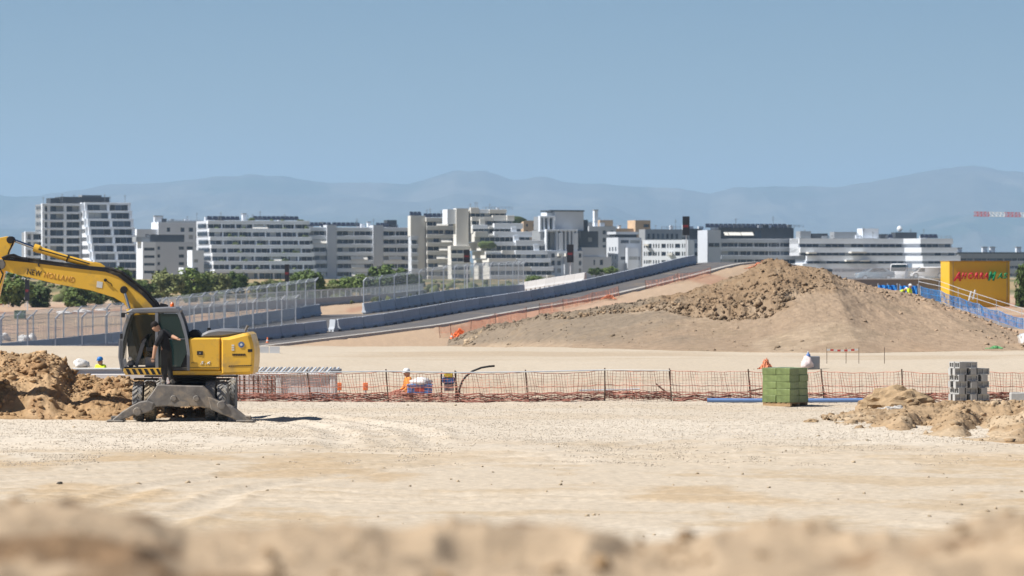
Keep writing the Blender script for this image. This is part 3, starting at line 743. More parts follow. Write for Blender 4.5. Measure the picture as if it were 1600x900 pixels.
gr = clod_cloud('ground_clods', np.stack([xx, dd, zz+sz*0.2], -1), sz, np.clip(cc,0,1), m_dirt, None, seed=6)
gr['label'] = 'small clods and stones strewn over the sand'; gr['category'] = 'clods'
n = 900; dd = g.uniform(9.0, 13.5, n); xx = g.uniform(-0.15, 0.15, n)*dd; zz = height(xx, dd); sz = 0.006*(6.0)**(g.random(n)**3)
sz = np.where(g.random(n) < 0.5+0.5*np.sign(fbm(xx*1.5, dd, 3, 77)), sz, sz*0.3)
cc = np.array((0.37,0.25,0.14))*g.uniform(0.6,1.2,(n,1))
gr = clod_cloud('bank_clods', np.stack([xx, dd, zz+sz*0.3], -1), sz, np.clip(cc,0,1), m_dirt, None, seed=7)
gr['label'] = 'blurred brown clods on the bank in the foreground'; gr['category'] = 'clods'

# ------------------------------------------------------------------ apartment blocks of the town, about 1.5 km away
m_white = mat('white_render', (0.71,0.75,0.80), 0.8, var=0.05, scale=0.15, jitter=0.03, dirt=(0.5,0.49,0.46), dirt_amt=0.05, dirt_scale=0.2)
m_lgrey = mat('light_grey_render', (0.53,0.56,0.605), 0.8, var=0.06, scale=0.15, jitter=0.03)
m_cream = mat('cream_render', (0.645,0.63,0.59), 0.8, var=0.06, scale=0.15, jitter=0.03)
m_grey = mat('grey_cladding', (0.27,0.285,0.30), 0.7, var=0.08, scale=0.2, jitter=0.04)
m_dark = mat('dark_cladding', (0.05,0.058,0.07), 0.6, var=0.12, scale=0.3)
m_tan = mat('tan_brick', (0.52,0.38,0.25), 0.85, var=0.1, scale=0.4)
m_pv = mat('solar_panel', (0.02,0.025,0.045), 0.25, var=0.1, spec=0.5)
m_glass = [mat('window_glass_dark', (0.016,0.026,0.048), 0.15, var=0.3, scale=0.6, spec=0.5, jitter=0.5),
           mat('window_glass_blue', (0.05,0.075,0.115), 0.2, var=0.3, scale=0.6, spec=0.5, jitter=0.4),
           mat('window_blind', (0.30,0.31,0.31), 0.6, var=0.1, scale=0.6, jitter=0.3)]
m_awning = mat('white_awning', (0.72,0.70,0.64), 0.8, var=0.05)
m_plant = mat('balcony_plants', (0.09,0.12,0.04), 0.9, var=0.4, scale=1.5)
ME_PANE = [MB().box(0,1,-0.03,0.03,0,1).mesh('window', m) for m in m_glass]

class Block:
    """one building laid out in photograph pixels: px along the front, py up, depth in metres into the block"""
    def __init__(s, name, label, px0, pyb, d, phi, cat='building', group='apartment blocks of the town'):
        s.m = d/FPX; s.phi = R(phi); s.px0 = px0; s.pyb = pyb; s.k = s.m/math.cos(s.phi)
        s.t = thing(name, label, cat, at(px0, pyb, d), s.phi, group); s.r = random.Random(int(px0))
    def X(s, px): return (px-s.px0)*s.k
    def Z(s, py): return (s.pyb-py)*s.m
    def box(s, part, px0, px1, pyt, pyb, y0, y1, material, inset=0.0):
        return MB().box(s.X(px0)+inset, s.X(px1)-inset, y0, y1, s.Z(pyb), s.Z(pyt)).build(part, material, s.t)
    def pane(s, x0, x1, z0, z1, y, kind=None, side=False):
        kind = kind if kind is not None else s.r.choices((0,1,2), (0.62,0.27,0.11))[0]
        o = link('window', ME_PANE[kind], s.t, (x0, y, z0)); o.scale = ((x1-x0), 1, (z1-z0))
        if side: o.rotation_euler = (0,0,R(90))
        return o
    def glazing(s, px0, px1, pyt, pyb, y, wpx=9.0, gap=0.10, kind=None):
        """a ribbon of separate panes"""
        n = max(1, round((px1-px0)/wpx)); x0 = s.X(px0); x1 = s.X(px1); wd = (x1-x0)/n
        for i in range(n):
            j = s.r.uniform(-0.15, 0.15)*wd if 0 < i < n-1 else 0
            s.pane(x0+i*wd+gap, x0+(i+1)*wd-gap, s.Z(pyb)+0.05, s.Z(pyt)-0.05, y, kind)
    def bands(s, px0, px1, tops, hpx, y=0.0, proj=1.4, depth=14, wall=None, par=None, wpx=9.0, stepf=0.0, plants=0.0, awn=0.0, last=None):
        """storeys with solid parapets and recessed glazing; tops = parapet top of every storey from the top down; stepf = each lower storey comes forward"""
        wall = wall or m_lgrey; par = par or m_white
        last = last or s.pyb
        for i, tp in enumerate(tops):
            yy = y-stepf*i; nxt = tops[i+1] if i+1 < len(tops) else last
            MB().box(s.X(px0)+0.3, s.X(px1)-0.3, yy, y+depth, s.Z(nxt), s.Z(tp)-0.1).build('storey', wall, s.t)
            MB().bbox(s.X(px0), s.X(px1), yy-proj, yy+0.45, s.Z(tp+hpx), s.Z(tp), 0.06).build('parapet', par, s.t)
            if nxt-(tp+hpx) > 1.5: s.glazing(px0+1.6, px1-1.6, tp+hpx, nxt-0.2, yy-0.06, wpx)
            nf = int((px1-px0)/22)
            for q in range(1, nf):
                x = s.X(px0)+(s.X(px1)-s.X(px0))*q/nf+s.r.uniform(-1,1); MB().box(x, x+0.3, yy-proj*0.9, yy-0.1, s.Z(nxt)-0.02, s.Z(tp+hpx)+0.02).build('divider', par, s.t)
            if plants:
                n = int((px1-px0)*plants*0.25)
                for q in range(n):
                    x = s.r.uniform(s.X(px0)+1, s.X(px1)-1); h = s.r.uniform(0.3,0.9)
                    if q < 4: lump(s.t, 'plant', (x, yy-proj+0.5, s.Z(tp)+h*0.3), (s.r.uniform(0.6,1.6), 0.4, h), m_plant, s.r.randint(0,99))
            if awn and s.r.random() < awn:
                x = s.r.uniform(s.X(px0)+2, s.X(px1)-8); wd = s.r.uniform(4,7)
                zt = s.Z(tp+hpx)-0.15
                MB().add([(x,yy-0.2,zt),(x+wd,yy-0.2,zt),(x+wd,yy-proj-0.6,zt-1.3),(x,yy-proj-0.6,zt-1.3),(x,yy-0.2,zt-0.06),(x+wd,yy-0.2,zt-0.06),(x+wd,yy-proj-0.6,zt-1.5),(x,yy-proj-0.6,zt-1.5)],
                         [(0,1,2,3),(7,6,5,4),(0,4,5,1),(2,6,7,3),(1,5,6,2),(0,3,7,4)]).build('awning', m_awning, s.t)
    def frame(s, cols_, slabs, y=0.0, depth=14, thick=0.9, m=None, wpx=9, recess=1.6, colw=0.8, core=None):
        """open white grid of columns and slabs before recessed glazing"""
        m = m or m_white; zt = s.Z(slabs[0]); zb = s.Z(slabs[-1])
        MB().box(s.X(cols_[0])+0.2, s.X(cols_[-1])-0.2, y+recess, y+depth, zb, zt-0.2).build('core', core or m_grey, s.t)
        for c in cols_: MB().bbox(s.X(c)-colw/2, s.X(c)+colw/2, y, y+recess+0.2, zb, zt, 0.05).build('column', m, s.t)
        for q in slabs: MB().bbox(s.X(cols_[0])-colw/2-0.02, s.X(cols_[-1])+colw/2+0.02, y-0.12, y+recess+0.3, s.Z(q)-thick, s.Z(q)+0.02, 0.05).build('slab', m, s.t)
        for a, b in zip(slabs[:-1], slabs[1:]):
            for c0, c1 in zip(cols_[:-1], cols_[1:]):
                if c1-c0 > 4: s.glazing(c0+1.6, c1-1.6, a+thick/s.m, b, y+recess-0.08, wpx, kind=None)
    def punched(s, px0, px1, pyt, pyb, rows_, wins, y=0.0, depth=12, m=None, reveal=0.35):
        """solid wall with set-back windows: piers and bands are built round the openings; rows_ = (top,bottom), wins = (left,right)"""
        m = m or m_lgrey; b = MB(); x0, x1 = s.X(px0), s.X(px1)
        b.box(x0, x1, y+reveal, y+depth, s.Z(pyb), s.Z(pyt))
        z = pyt
        for (ra, rb) in rows_:
            b.box(x0, x1, y, y+reveal-0.004, s.Z(ra), s.Z(z)); q = px0
            for (wa, wb) in wins:
                b.box(s.X(q), s.X(wa), y, y+reveal-0.004, s.Z(rb), s.Z(ra)); q = wb
                s.pane(s.X(wa), s.X(wb), s.Z(rb), s.Z(ra), y+reveal-0.05)
            b.box(s.X(q), x1, y, y+reveal-0.004, s.Z(rb), s.Z(ra)); z = rb
        b.box(x0, x1, y, y+reveal-0.004, s.Z(pyb), s.Z(z))
        return b.build('wall', m, s.t)
    def side_windows(s, px, pys, ys, h=1.5, wd=1.1):
        for q in pys:
            for y in ys: s.pane(s.X(px)-0.04, s.X(px)-0.04+wd, s.Z(q), s.Z(q)+h, y, 0, side=True)
    def solar(s, px0, px1, py, y=4, n=None):
        n = n or int((px1-px0)/7)
        for i in range(n):
            x = s.X(px0+(px1-px0)*i/n); w_ = s.X(px0+(px1-px0)*(i+0.86)/n)-x; z = s.Z(py)
            MB().add([(x,y,z+0.1),(x+w_,y,z+0.1),(x+w_,y+1.4,z+1.5),(x,y+1.4,z+1.5),(x,y,z),(x+w_,y,z),(x+w_,y+1.5,z),(x,y+1.5,z)],
                     [(0,1,2,3),(0,4,5,1),(1,5,6,2),(2,6,7,3),(3,7,4,0),(4,7,6,5)]).build('solar_panel', m_pv, s.t)
    def roof(s, px0, px1, py, n=10):
        """clutter on the roof: vents, tanks, masts"""
        for i in range(n):
            x = s.X(s.r.uniform(px0, px1)); z = s.Z(py); y = s.r.uniform(2, 9); c = s.r.random()
            if c < 0.45: h = s.r.uniform(0.6,1.7); wd = s.r.uniform(0.6,2.4); MB().box(x, x+wd, y, y+1.2, z-0.1, z+h).build('roof_unit', s.r.choice((m_lgrey,m_grey,m_white,m_dark)), s.t)
            elif c < 0.75: h = s.r.uniform(1.5,4.5); mb = MB().bar((x,y,z-0.1),(x,y,z+h),0.12); mb.bar((x-0.6,y,z+h*0.85),(x+0.6,y,z+h*0.85),0.08).bar((x-0.4,y,z+h*0.7),(x+0.4,y,z+h*0.7),0.08); mb.build('aerial', m_grey, s.t)
            else:
                L_ = s.r.uniform(3,9); mb = MB()
                for q in range(5): mb.bar((x+L_*q/4,y,z-0.1),(x+L_*q/4,y,z+1.0),0.08)
                mb.bar((x,y,z+1.0),(x+L_,y,z+1.0),0.08).bar((x,y,z+0.5),(x+L_,y,z+0.5),0.06).build('roof_rail', m_grey, s.t)
    def chimney(s, px, pyt, pyb, wpx=5, y=5, m=None):
        o = MB().box(s.X(px-wpx/2), s.X(px+wpx/2), y, y+2, s.Z(pyb), s.Z(pyt)+0.0).build('chimney', m or m_white, s.t)
        MB().box(s.X(px-wpx/2)-0.2, s.X(px+wpx/2)+0.2, y-0.2, y+2.2, s.Z(pyt)+0.01, s.Z(pyt)+0.35).build('cap', m_grey, o)
def lump(parent, name, c, size, material, seed):
    import bmesh
    bm = bmesh.new(); bmesh.ops.create_icosphere(bm, subdivisions=2, radius=1); g = random.Random(seed)
    for v in bm.verts: k = g.uniform(0.7,1.25); v.co = Vector((v.co.x*size[0]*k, v.co.y*size[1]*k, v.co.z*size[2]*k))
    me = bpy.data.meshes.new(name); bm.to_mesh(me); bm.free(); me.materials.append(material)
    return link(name, me, parent, c)

# -- stepped white tower on the left
b = Block('stepped_tower', 'tall stepped white apartment tower with gridded balconies, far left', 67, 436, 1480, 19)
sl = [318+12.55*i for i in range(10)]
b.frame([68,76,100.5,124.5], sl+[436], 0, 16, colw=1.1)
b.side_windows(67.5, [q+9 for q in sl[:9]], (2.5,5.5,9,12))
for i in range(9):
    top_ = 316+12.9*i; bot = 316+12.9*(i+1) if i < 8 else 436
    x0, x1 = 131, 197; y0 = -1.0-2.35*i
    b.frame([x0, (x0+x1)/2+1, x1], [top_, bot], y0, 9-y0, colw=1.0, thick=0.8)
    MB().box(b.X(125)+0.1, b.X(x0)-0.3, y0+1.2, 9, b.Z(bot), b.Z(top_)).build('side_wall', m_white, b.t)
    for yy in np.arange(y0+1.9, 7.5, 2.1): b.pane(b.X(125)-0.02, b.X(125)+1.1, b.Z(bot)+0.9, b.Z(top_)-0.7, yy, 0, side=True)
b.box('plant_room', 82, 95, 309, 318, 4, 12, m_dark); b.box('plant_room', 96, 170, 307, 317, 3, 13, m_dark); b.box('plant_room', 130, 160, 304, 307, 5, 11, m_grey)
b.roof(70, 124, 317.5, 5); b.roof(130, 195, 315.5, 6)
b.frame([44,52.5,76], [362,374.5,387,399.5,412,424.5,436], 2.0, 10, colw=0.9)
b = Block('white_house_block', 'small white block with dark attic between tower and terraced block', 222, 438, 1440, 17)
b.punched(223, 243, 378, 438, [(387,391.5),(399,403),(411,415),(423,427)], [(225,241)], 0, 12, m_white)
b.punched(243.2, 300, 378, 438, [(385,390),(397.5,402.5),(409.5,414.5),(421.5,426)], [(245.5,249.5),(278,286),(290,299.5)], 0.1, 12, m_lgrey)
b.box('attic', 236, 288, 366.5, 377.8, 2, 10, m_dark); b.box('attic', 215, 236, 370, 378, 2.5, 10, m_grey)
b = Block('white_house_block', 'white block with square windows rising behind the small grey one', 234, 436, 1560, 17)
b.punched(247, 318, 347, 436, [(355.5,362),(367,373.5),(379,386)], [(260,265),(281,287),(293.5,300),(304,310.5)], 0, 14, m_white)
b.punched(215, 246.8, 358, 436, [(366,373)], [(228,234),(237,243)], 1, 12, m_white)
b.chimney(250, 338, 347, 13, 3); b.box('roof_rail', 262, 316, 344.5, 347, 2, 2.2, m_grey)
b.roof(250, 312, 347, 9)
b = Block('white_house_block', 'low pale house half hidden by trees beside the terraced block', 288, 440, 1380, 15)
b.punched(300, 318, 391, 440, [(405,410),(418,423)], [(303,309)], 0, 10, m_white); b.punched(286, 299.8, 418, 440, [(424,430)], [(289,296)], -1, 10, m_white)

# -- long terraced block
b = Block('terraced_block', 'long white terraced apartment block with solar panels on its roof', 317, 442, 1450, 20)
b.bands(323, 479, [344.5,357,370,382.5,395.2,408,421], 5.6, 0, 1.5, 16, m_lgrey, m_white, 8.5, 1.55, 0.25, 0.2, last=438)
for i, q in enumerate([344.5,357,370,382.5,395.2,408,421]): b.side_windows(323, [q+11.5], np.arange(1-1.55*i+0.4, 12, 2.0), 1.7, 1.3)
b.solar(328, 345, 343.5, 3); b.solar(352, 380, 343.5, 5); b.solar(400, 470, 343, 4, 10); b.chimney(386, 334, 344, 5); b.box('plant_room', 348, 356, 337, 344, 6, 10, m_dark)
b.roof(326, 474, 344.4, 16)
b = Block('banded_block', 'banded grey apartment block with plain piers in the middle of the row', 479, 446, 1470, 17)
tp = [355,368,380.7,393.5,406.2,419,432]
for (x0, x1) in ((480,508.5),(524,580),(596,641)):
    b.bands(x0, x1, tp, 6.0, 0, 0.5, 14, m_lgrey, m_white, 9, 0.25, 0, 0.3, last=444)
for (x0, x1) in ((508.8,523.7),(580.3,595.7)): b.box('pier', x0, x1, 351.5, 446, -1.6, 6, m_lgrey)
b.solar(483, 522, 353, 4, 6); b.solar(524, 566, 353, 4, 6); b.solar(592, 612, 353.5, 4, 3); b.box('plant_room', 609, 624, 343, 355, 5, 10, m_dark); b.chimney(508, 348, 354, 4); b.chimney(581, 347, 354, 4)
b.roof(482, 636, 354.8, 18)
b = Block('banded_block', 'cream apartment block with white awnings left of the stepped cream one', 640, 446, 1440, 17)
b.bands(665, 724, [340,353,366,379,392,405,418,431], 6.2, 0, 0.7, 14, m_cream, m_cream, 9, 0.3, 0, 0.5, last=444)
b.box('pier', 641, 652.7, 337, 369, -0.6, 3.5, m_cream); b.box('pier', 653, 664.7, 337, 446, 0.5, 3.5, m_cream); b.bands(641, 652.8, [369,381.7,394.5,407.2,420,433], 6.0, -0.2, 0.5, 4, m_lgrey, m_lgrey, 9, 0.2, last=444); b.solar(646, 664, 336.5, 4, 3); b.solar(668, 702, 339, 4, 5)
b.roof(668, 722, 339.8, 8)

# -- stepped cream block
b = Block('stepped_block', 'big cream apartment block stepping down to the right in terraces', 700, 448, 1420, 14)
b.box('stair_tower', 712, 731, 325.5, 384, -1.0, 4, m_cream); b.bands(702, 733, [384,396.5,409,422,435], 6.2, -1.2, 0.8, 5, m_cream, m_cream, 9, 0.5, last=446); b.box('stair_tower', 699, 711.8, 327, 350, 0, 8, m_white)
lv = [(733,790,327),(733,800,339),(733,812,351.5),(734,824,364.5),(742,840,378),(748,845,391.5),(750,848,404),(750,850,417),(750,850,430)]
for i, (x0, x1, tp) in enumerate(lv):
    nx = lv[i+1][2] if i < 8 else 446; yy = -1.9*i
    MB().box(b.X(x0)+0.4, b.X(x1)-0.4, yy, 12, b.Z(nx), b.Z(tp)-0.15).build('storey', m_cream, b.t)
    n = 3 if i < 6 else 2; cut = [x0]+sorted(b.r.uniform(x0+12, x1-12) for _ in range(n-1))+[x1]
    for a_, c_ in zip(cut[:-1], cut[1:]):
        if c_-a_ < 4: continue
        dz = b.r.choice((0,0,-0.7,0.6)); pj = b.r.uniform(0.9,2.2)
        MB().bbox(b.X(a_)+0.1, b.X(c_)-0.1, yy-pj, yy+0.4, b.Z(tp+6.0), b.Z(tp)+dz, 0.06).build('parapet', b.r.choice((m_cream,m_white,m_cream)), b.t)
    b.glazing(x0+2, x1-2, tp+6.0, nx-0.3, yy-0.06, 8)
    if 1 < i < 6:
        xw = b.r.uniform(x0+8, x1-18); b.box('loggia', xw, xw+8, tp-9, tp-0.2, yy-0.6, yy+2, b.r.choice((m_white, m_cream)))
b.box('penthouse', 790, 806, 338, 349, 2, 9, m_white); b.solar(770, 797, 336.5, 5, 4)
b.roof(735, 788, 326.8, 9); b.roof(800, 838, 377.8, 4)
lump(b.t, 'plant', (b.X(748), -11.5, b.Z(383)), (3.4,1.5,1.5), m_plant, 4); lump(b.t, 'plant', (b.X(803), 0, b.Z(343)), (4.5,1.5,1.7), m_plant, 7); lump(b.t, 'plant', (b.X(757), -11.5, b.Z(384)), (2.0,1.2,1.1), m_plant, 9)
b = Block('tan_block', 'tan brick rooftop block peeping behind the stepped cream block', 818, 420, 1620, 14)
b.punched(818, 843, 344.5, 420, [(350,354),(360,364)], [(822,825),(833,837)], 0, 10, m_tan)

# -- white tower with lattice frames
b = Block('white_tower', 'white tower block with open frames and a dark roof edge', 842, 440, 1430, 18)
b.box('penthouse', 868, 913, 330, 360, 0.5, 12, m_lgrey); b.box('roof_edge', 861, 914, 328, 330.2, 0.2, 12.5, m_dark); b.box('penthouse', 858.5, 867.8, 332, 360, 3, 10, m_white)
b.frame([843,848.5,855.5,863.5], [337.5,359.5], -1.5, 9, colw=0.7, thick=0.7, wpx=7)
b.frame([850,866,873,879.5,886,891.5,897], [358.5,391], -3.5, 9, colw=0.6, thick=0.7, recess=2.2, wpx=7)
b.box('pier', 868.3, 875, 364, 391, -3.7, -1.5, m_white); b.box('pier', 892, 898.5, 364, 391, -3.7, -1.5, m_white)
b.punched(850, 905, 392, 440, [(396,402.5),(407.5,414.5),(419.5,426)], [(856,861.5),(865,871),(875,884),(899,903)], -4.2, 12, m_white)
b.box('bay', 875, 889, 401, 440, -5.5, -4.3, m_lgrey); b.box('wall', 843, 849.8, 360, 440, -1, 9, m_grey)
for (x, q) in ((868,396),(879,396)): MB().box(b.X(x-3), b.X(x+3), -6.0, -4.3, b.Z(q+4.5), b.Z(q)).build('awning', m_awning, b.t)
b.box('wing', 905.5, 934, 361, 388, -1, 10, m_dark); b.pane(b.X(918), b.X(924), b.Z(377.5), b.Z(371), -1.1, 2); b.box('terrace_wall', 905.5, 943, 386.5, 401, -3, 8, m_lgrey)
b.punched(905.5, 951, 401.2, 440, [(406,414)], [(923,925.5),(933,938)], -3.6, 10, m_lgrey); b.box('wing', 912, 922, 343, 361, 2, 8, m_dark)
b = Block('grey_block', 'bluish grey block with square windows and a white chimney behind the white tower', 915, 440, 1560, 18)
b.punched(920, 963, 353.5, 440, [(360,366),(371.5,378),(383,389.5),(395,401)], [(942,947),(954,959)], 0, 12, m_lgrey)
b.chimney(935.5, 328.5, 354, 5.5, 3); b.box('brick_box', 944, 962, 343.5, 353.4, 3, 8, m_tan); b.box('rail', 915, 944, 346.4, 347.0, 1, 1.1, m_grey)
b.roof(922, 960, 353.4, 8)
b = Block('white_house_block', 'pale block with a bright left corner, next to the ramp barrier', 957, 440, 1440, 20)
b.punched(966, 1003, 371, 440, [(375,380),(401,406)], [(970,983),(985,1000)], 0, 12, m_lgrey); b.box('penthouse', 964, 1000, 362, 366, 1, 10, m_lgrey); b.box('terrace', 966, 1000, 366, 371, 3, 9, m_dark)
b.box('bay', 977, 994, 387, 440, -2.6, -0.1, m_lgrey); b.glazing(979, 993, 400.5, 406, -2.68, 7); b.side_windows(966, [392,405,418], (2,5,8))
b = Block('tan_block', 'tan rooftop stair house beyond the pale blocks', 965, 420, 1640, 18)
b.box('wall', 965, 1016, 357, 420, 2, 12, m_tan); b.punched(993, 1017, 344, 420, [(350,355)], [(1006,1015)], 0, 10, m_tan); b.chimney(975, 353, 358, 3)

# -- slatted white block and dark topped block
b = Block('slatted_block', 'white block with slim upright windows and a dark attic behind the crest', 1003, 440, 1430, -16)
b.punched(1003.5, 1074, 375, 440, [(381,387.5),(393.5,399.8),(406.5,412)], [(1006,1008),(1009.5,1011.5),(1012.5,1018),(1020,1022),(1024,1026),(1028,1030),(1033,1040),(1042,1044),(1046,1048),(1049.5,1051.5),(1054,1062),(1064.5,1066.5),(1068,1070)], 0, 10, m_white)
MB().box(b.X(1008), b.X(1014), -1.6, -0.05, b.Z(384), b.Z(381)).build('awning', m_awning, b.t); MB().box(b.X(1044), b.X(1051), -1.6, -0.05, b.Z(399), b.Z(395)).build('awning', m_awning, b.t)
b = Block('slatted_block', 'grey rear wing with dark attic between white slatted and dark topped blocks', 1010, 442, 1450, 14)
b.punched(1070, 1104, 374, 442, [(380,387.5),(393.5,400)], [(1076,1085),(1087,1102)], 0.5, 12, m_lgrey)
b.box('attic', 1012, 1070, 358, 376, 3.5, 12, m_grey); b.box('attic', 1080, 1100, 357, 373.8, 1.5, 12, m_dark)
b.roof(1014, 1100, 357.8, 8)
for i in range(7): b.pane(b.X(1016+7.4*i), b.X(1019.5+7.4*i), b.Z(373), b.Z(365), 3.4)
b = Block('dark_topped_block', 'long grey banded block with dark attic behind the mound top', 1104, 444, 1440, 14)
b.bands(1126, 1247, [373,386,399,412], 6.3, 0, 0.5, 14, m_lgrey, m_lgrey, 9.5, 0.2, last=428)
b.box('end_wall', 1104.5, 1125.8, 359.5, 444, -0.6, 12, m_lgrey); b.box('attic', 1126, 1246, 355.5, 372.9, 2.5, 13, m_dark); b.glazing(1106, 1124, 379.5, 386, -0.65, 9)
for (x0, x1) in ((1134,1140),(1141,1160),(1161,1180)): MB().add([(b.X(x0),2.4,b.Z(362.5)),(b.X(x1),2.4,b.Z(362.5)),(b.X(x1),0.6,b.Z(367.5)),(b.X(x0),0.6,b.Z(367.5)),(b.X(x0),2.4,b.Z(363.2)),(b.X(x1),2.4,b.Z(363.2)),(b.X(x1),0.6,b.Z(368)),(b.X(x0),0.6,b.Z(368))],[(0,1,2,3),(7,6,5,4),(0,4,5,1),(2,6,7,3),(1,5,6,2),(0,3,7,4)]).build('awning', m_awning, b.t)
b.glazing(1183, 1194, 360, 372, 2.4, 6, kind=1); b.solar(1110, 1240, 355.3, 5, 18); b.box('plant_room', 1198, 1206, 352.5, 355.4, 5, 9, m_dark)
b.roof(1128, 1244, 355.4, 14)

# -- long white block on the right, its front bends towards the sun once
b = Block('long_white_block', 'long white block with dark window ribbons and roof boxes, right of the mound top', 1249, 446, 1430, 11)
for i, (tp, xl, xr) in enumerate(((372.5,1249,1488),(386.5,1249,1493),(399.5,1258,1497),(412,1250,1502),(425,1250,1502))):
    f = lambda off: [(b.X(xl),off-1.2*i),(b.X(1415),off-1.2*i),(b.X(1436),off-1.2*i-5.0),(b.X(xr),off-1.2*i-5.0),(b.X(xr),14),(b.X(xl),14)]
    nx = (386.5,399.5,412,425,440)[i]
    MB().prism(f(1.6), b.Z(nx), b.Z(tp)-0.1, 'z').build('storey', m_lgrey, b.t)
    if i < 4 or True: MB().prism(f(0.0), b.Z(tp+8.2), b.Z(tp), 'z').build('parapet', m_white, b.t)
    b.glazing(xl+2, 1414, tp+8.2, nx-0.1, 1.5-1.2*i, 10); b.glazing(1437, xr-2, tp+8.2, nx-0.1, -3.5-1.2*i, 10)
for (x0, x1, q) in ((1258,1271,394.5),(1326,1350,393.5),(1318,1331,406.5),(1342,1355,406.5)): b.box('awning', x0, x1, q-0.4, q+1.8, -5.0, -1.0, m_awning)
b.box('plant_room', 1354, 1380, 356.5, 372, 4, 11, m_white); b.box('plant_room', 1310, 1346, 362, 372, 5, 11, m_grey); b.box('plant_room', 1256, 1273, 361, 372, 5, 11, m_grey); b.box('plant_room', 1275, 1300, 364.5, 372, 5, 10, m_dark)
b.box('plant_room', 1406, 1440, 362.5, 372, 3, 9, m_dark); b.solar(1446, 1474, 371.5, 2, 4); b.solar(1378, 1404, 371.5, 4, 4)
b.roof(1252, 1485, 372.3, 26)
MB().lathe([(0.02,0),(0.9,0.5),(1.1,1.3),(0.7,2.1),(0.02,2.4)], (b.X(1415),5,b.Z(362)), 'z', 10).build('dish', m_white, b.t)
b = Block('far_dark_block', 'low dark roofed block with white chimneys at the right edge', 1495, 444, 1700, 8)
b.bands(1497, 1680, [396,408,420], 7.5, 0, 0.4, 12, m_grey, m_grey, 12, 0.2, last=432); b.box('roof_edge', 1496, 1682, 394, 396.2, -0.6, 13, m_dark)
for q in (1503,1543.5,1556,1597.5): b.chimney(q, 386.5 if q > 1510 else 388, 396, 7.5, 4)

# -- supermarket: grey parking deck and the yellow sign wall
m_yel = mat('yellow_cladding', (0.66,0.40,0.03), 0.6, var=0.05, scale=0.8, dirt=(0.55,0.34,0.05), dirt_amt=0.1)
m_redl = mat('red_letters', (0.48,0.015,0.03), 0.5, var=0.05); m_grnl = mat('green_letters', (0.005,0.22,0.08), 0.5, var=0.05)
m_wallg = mat('plinth_grey', (0.20,0.195,0.20), 0.85, var=0.1, scale=0.5, dirt=(0.14,0.13,0.13), dirt_amt=0.2, dirt_scale=0.4)
dS = 420.0; b = Block('parking_deck', 'grey parking deck wall with a rail on top beside the yellow sign wall', 1318, 500, dS, 4, 'building', None)
b.box('wall', 1300, 1480, 437, 500, 0, 14, m_wallg); b.box('coping', 1300, 1480, 435.2, 436.9, -0.15, 14.1, m_conc_light)
rl = MB()
for i in range(120): x = b.X(1302+178*i/119.0); rl.bar((x,0.3,b.Z(435.3)), (x,0.3,b.Z(419)), 0.05)
rl.build('rail_posts', m_galv, b.t); MB().bar((b.X(1300),0.3,b.Z(418.8)),(b.X(1480),0.3,b.Z(418.8)),0.07).build('top_rail', m_galv, b.t)
b = Block('sign_wall', 'yellow supermarket wall with red and green lettering', 1478, 505, dS-3, 9, 'building', None); b.t.location.x += 0.35
MB().bbox(b.X(1478), b.X(1575), 0, 3.5, b.Z(505), b.Z(408.5), 0.05).build('wall', m_yel, b.t)
b.box('roof_trim', 1477.6, 1575.4, 407.6, 408.4, -0.1, 3.6, mat('yellow_trim', (0.5,0.28,0.02), 0.6))
for x in (1484,1570): b.box('panel_joint', x, x+0.6, 409.5, 503, -0.012, 0.0, m_wallg)
def letters(parent, txt, material, x0, z0, h, w_, y, thick=0.12, shear=0.25, bold=0.02, name='letter', rot=0.0, rx=90):
    """raised letters, each a part; set between x0 and x0+w_"""
    objs = []; xs = 0.0; me_l = []
    for ch in txt:
        cu = bpy.data.curves.new('letter', 'FONT'); cu.body = ch; cu.size = 1; cu.extrude = 0.0; cu.shear = shear; cu.offset = bold
        o = bpy.data.objects.new('tmp', cu); COL.objects.link(o); dg = bpy.context.evaluated_depsgraph_get(); me = bpy.data.meshes.new_from_object(o.evaluated_get(dg))
        bpy.data.objects.remove(o)
        if len(me.vertices) == 0: xs += 0.35; continue
        co = np.zeros(len(me.vertices)*3); me.vertices.foreach_get('co', co); co = co.reshape(-1,3)
        me_l.append((me, co, xs)); xs += co[:,0].max()+0.07 if ch != 'I' else 0.35
    k = w_/xs
    for me, co, ox in me_l:
        import bmesh
        bm = bmesh.new(); bm.from_mesh(me)
        r_ = bmesh.ops.extrude_face_region(bm, geom=bm.faces[:]); vs_ = [v for v in r_['geom'] if isinstance(v, bmesh.types.BMVert)]
        bmesh.ops.translate(bm, verts=vs_, vec=(0,0,1)); bmesh.ops.recalc_face_normals(bm, faces=bm.faces)
        for v in bm.verts: v.co = Vector(((v.co.x+ox)*k, -v.co.z*thick, v.co.y*h/0.72))
        if rot:
            for v in bm.verts: v.co = Matrix.Rotation(rot, 3, 'Y') @ v.co
        m2 = bpy.data.meshes.new(name); bm.to_mesh(m2); bm.free(); m2.materials.append(material)
        objs.append(link(name, m2, parent, (x0, y, z0)))
    return objs
def big(b, ch, px0, px1, pyt, pyb, m): return letters(b.t, ch, m, b.X(px0), b.Z(pyb), (pyb-pyt)*b.m, b.X(px1)-b.X(px0), -0.22, 0.12, 0.32, 0.04)
big(b, 'A', 1484.5, 1497, 425, 438.5, m_redl); big(b, 'HORRA', 1496, 1540, 426, 435.5, m_redl)
big(b, 'M', 1538.5, 1553, 424.5, 438, m_grnl); big(b, 'AS', 1554, 1571, 426.5, 435, m_grnl)

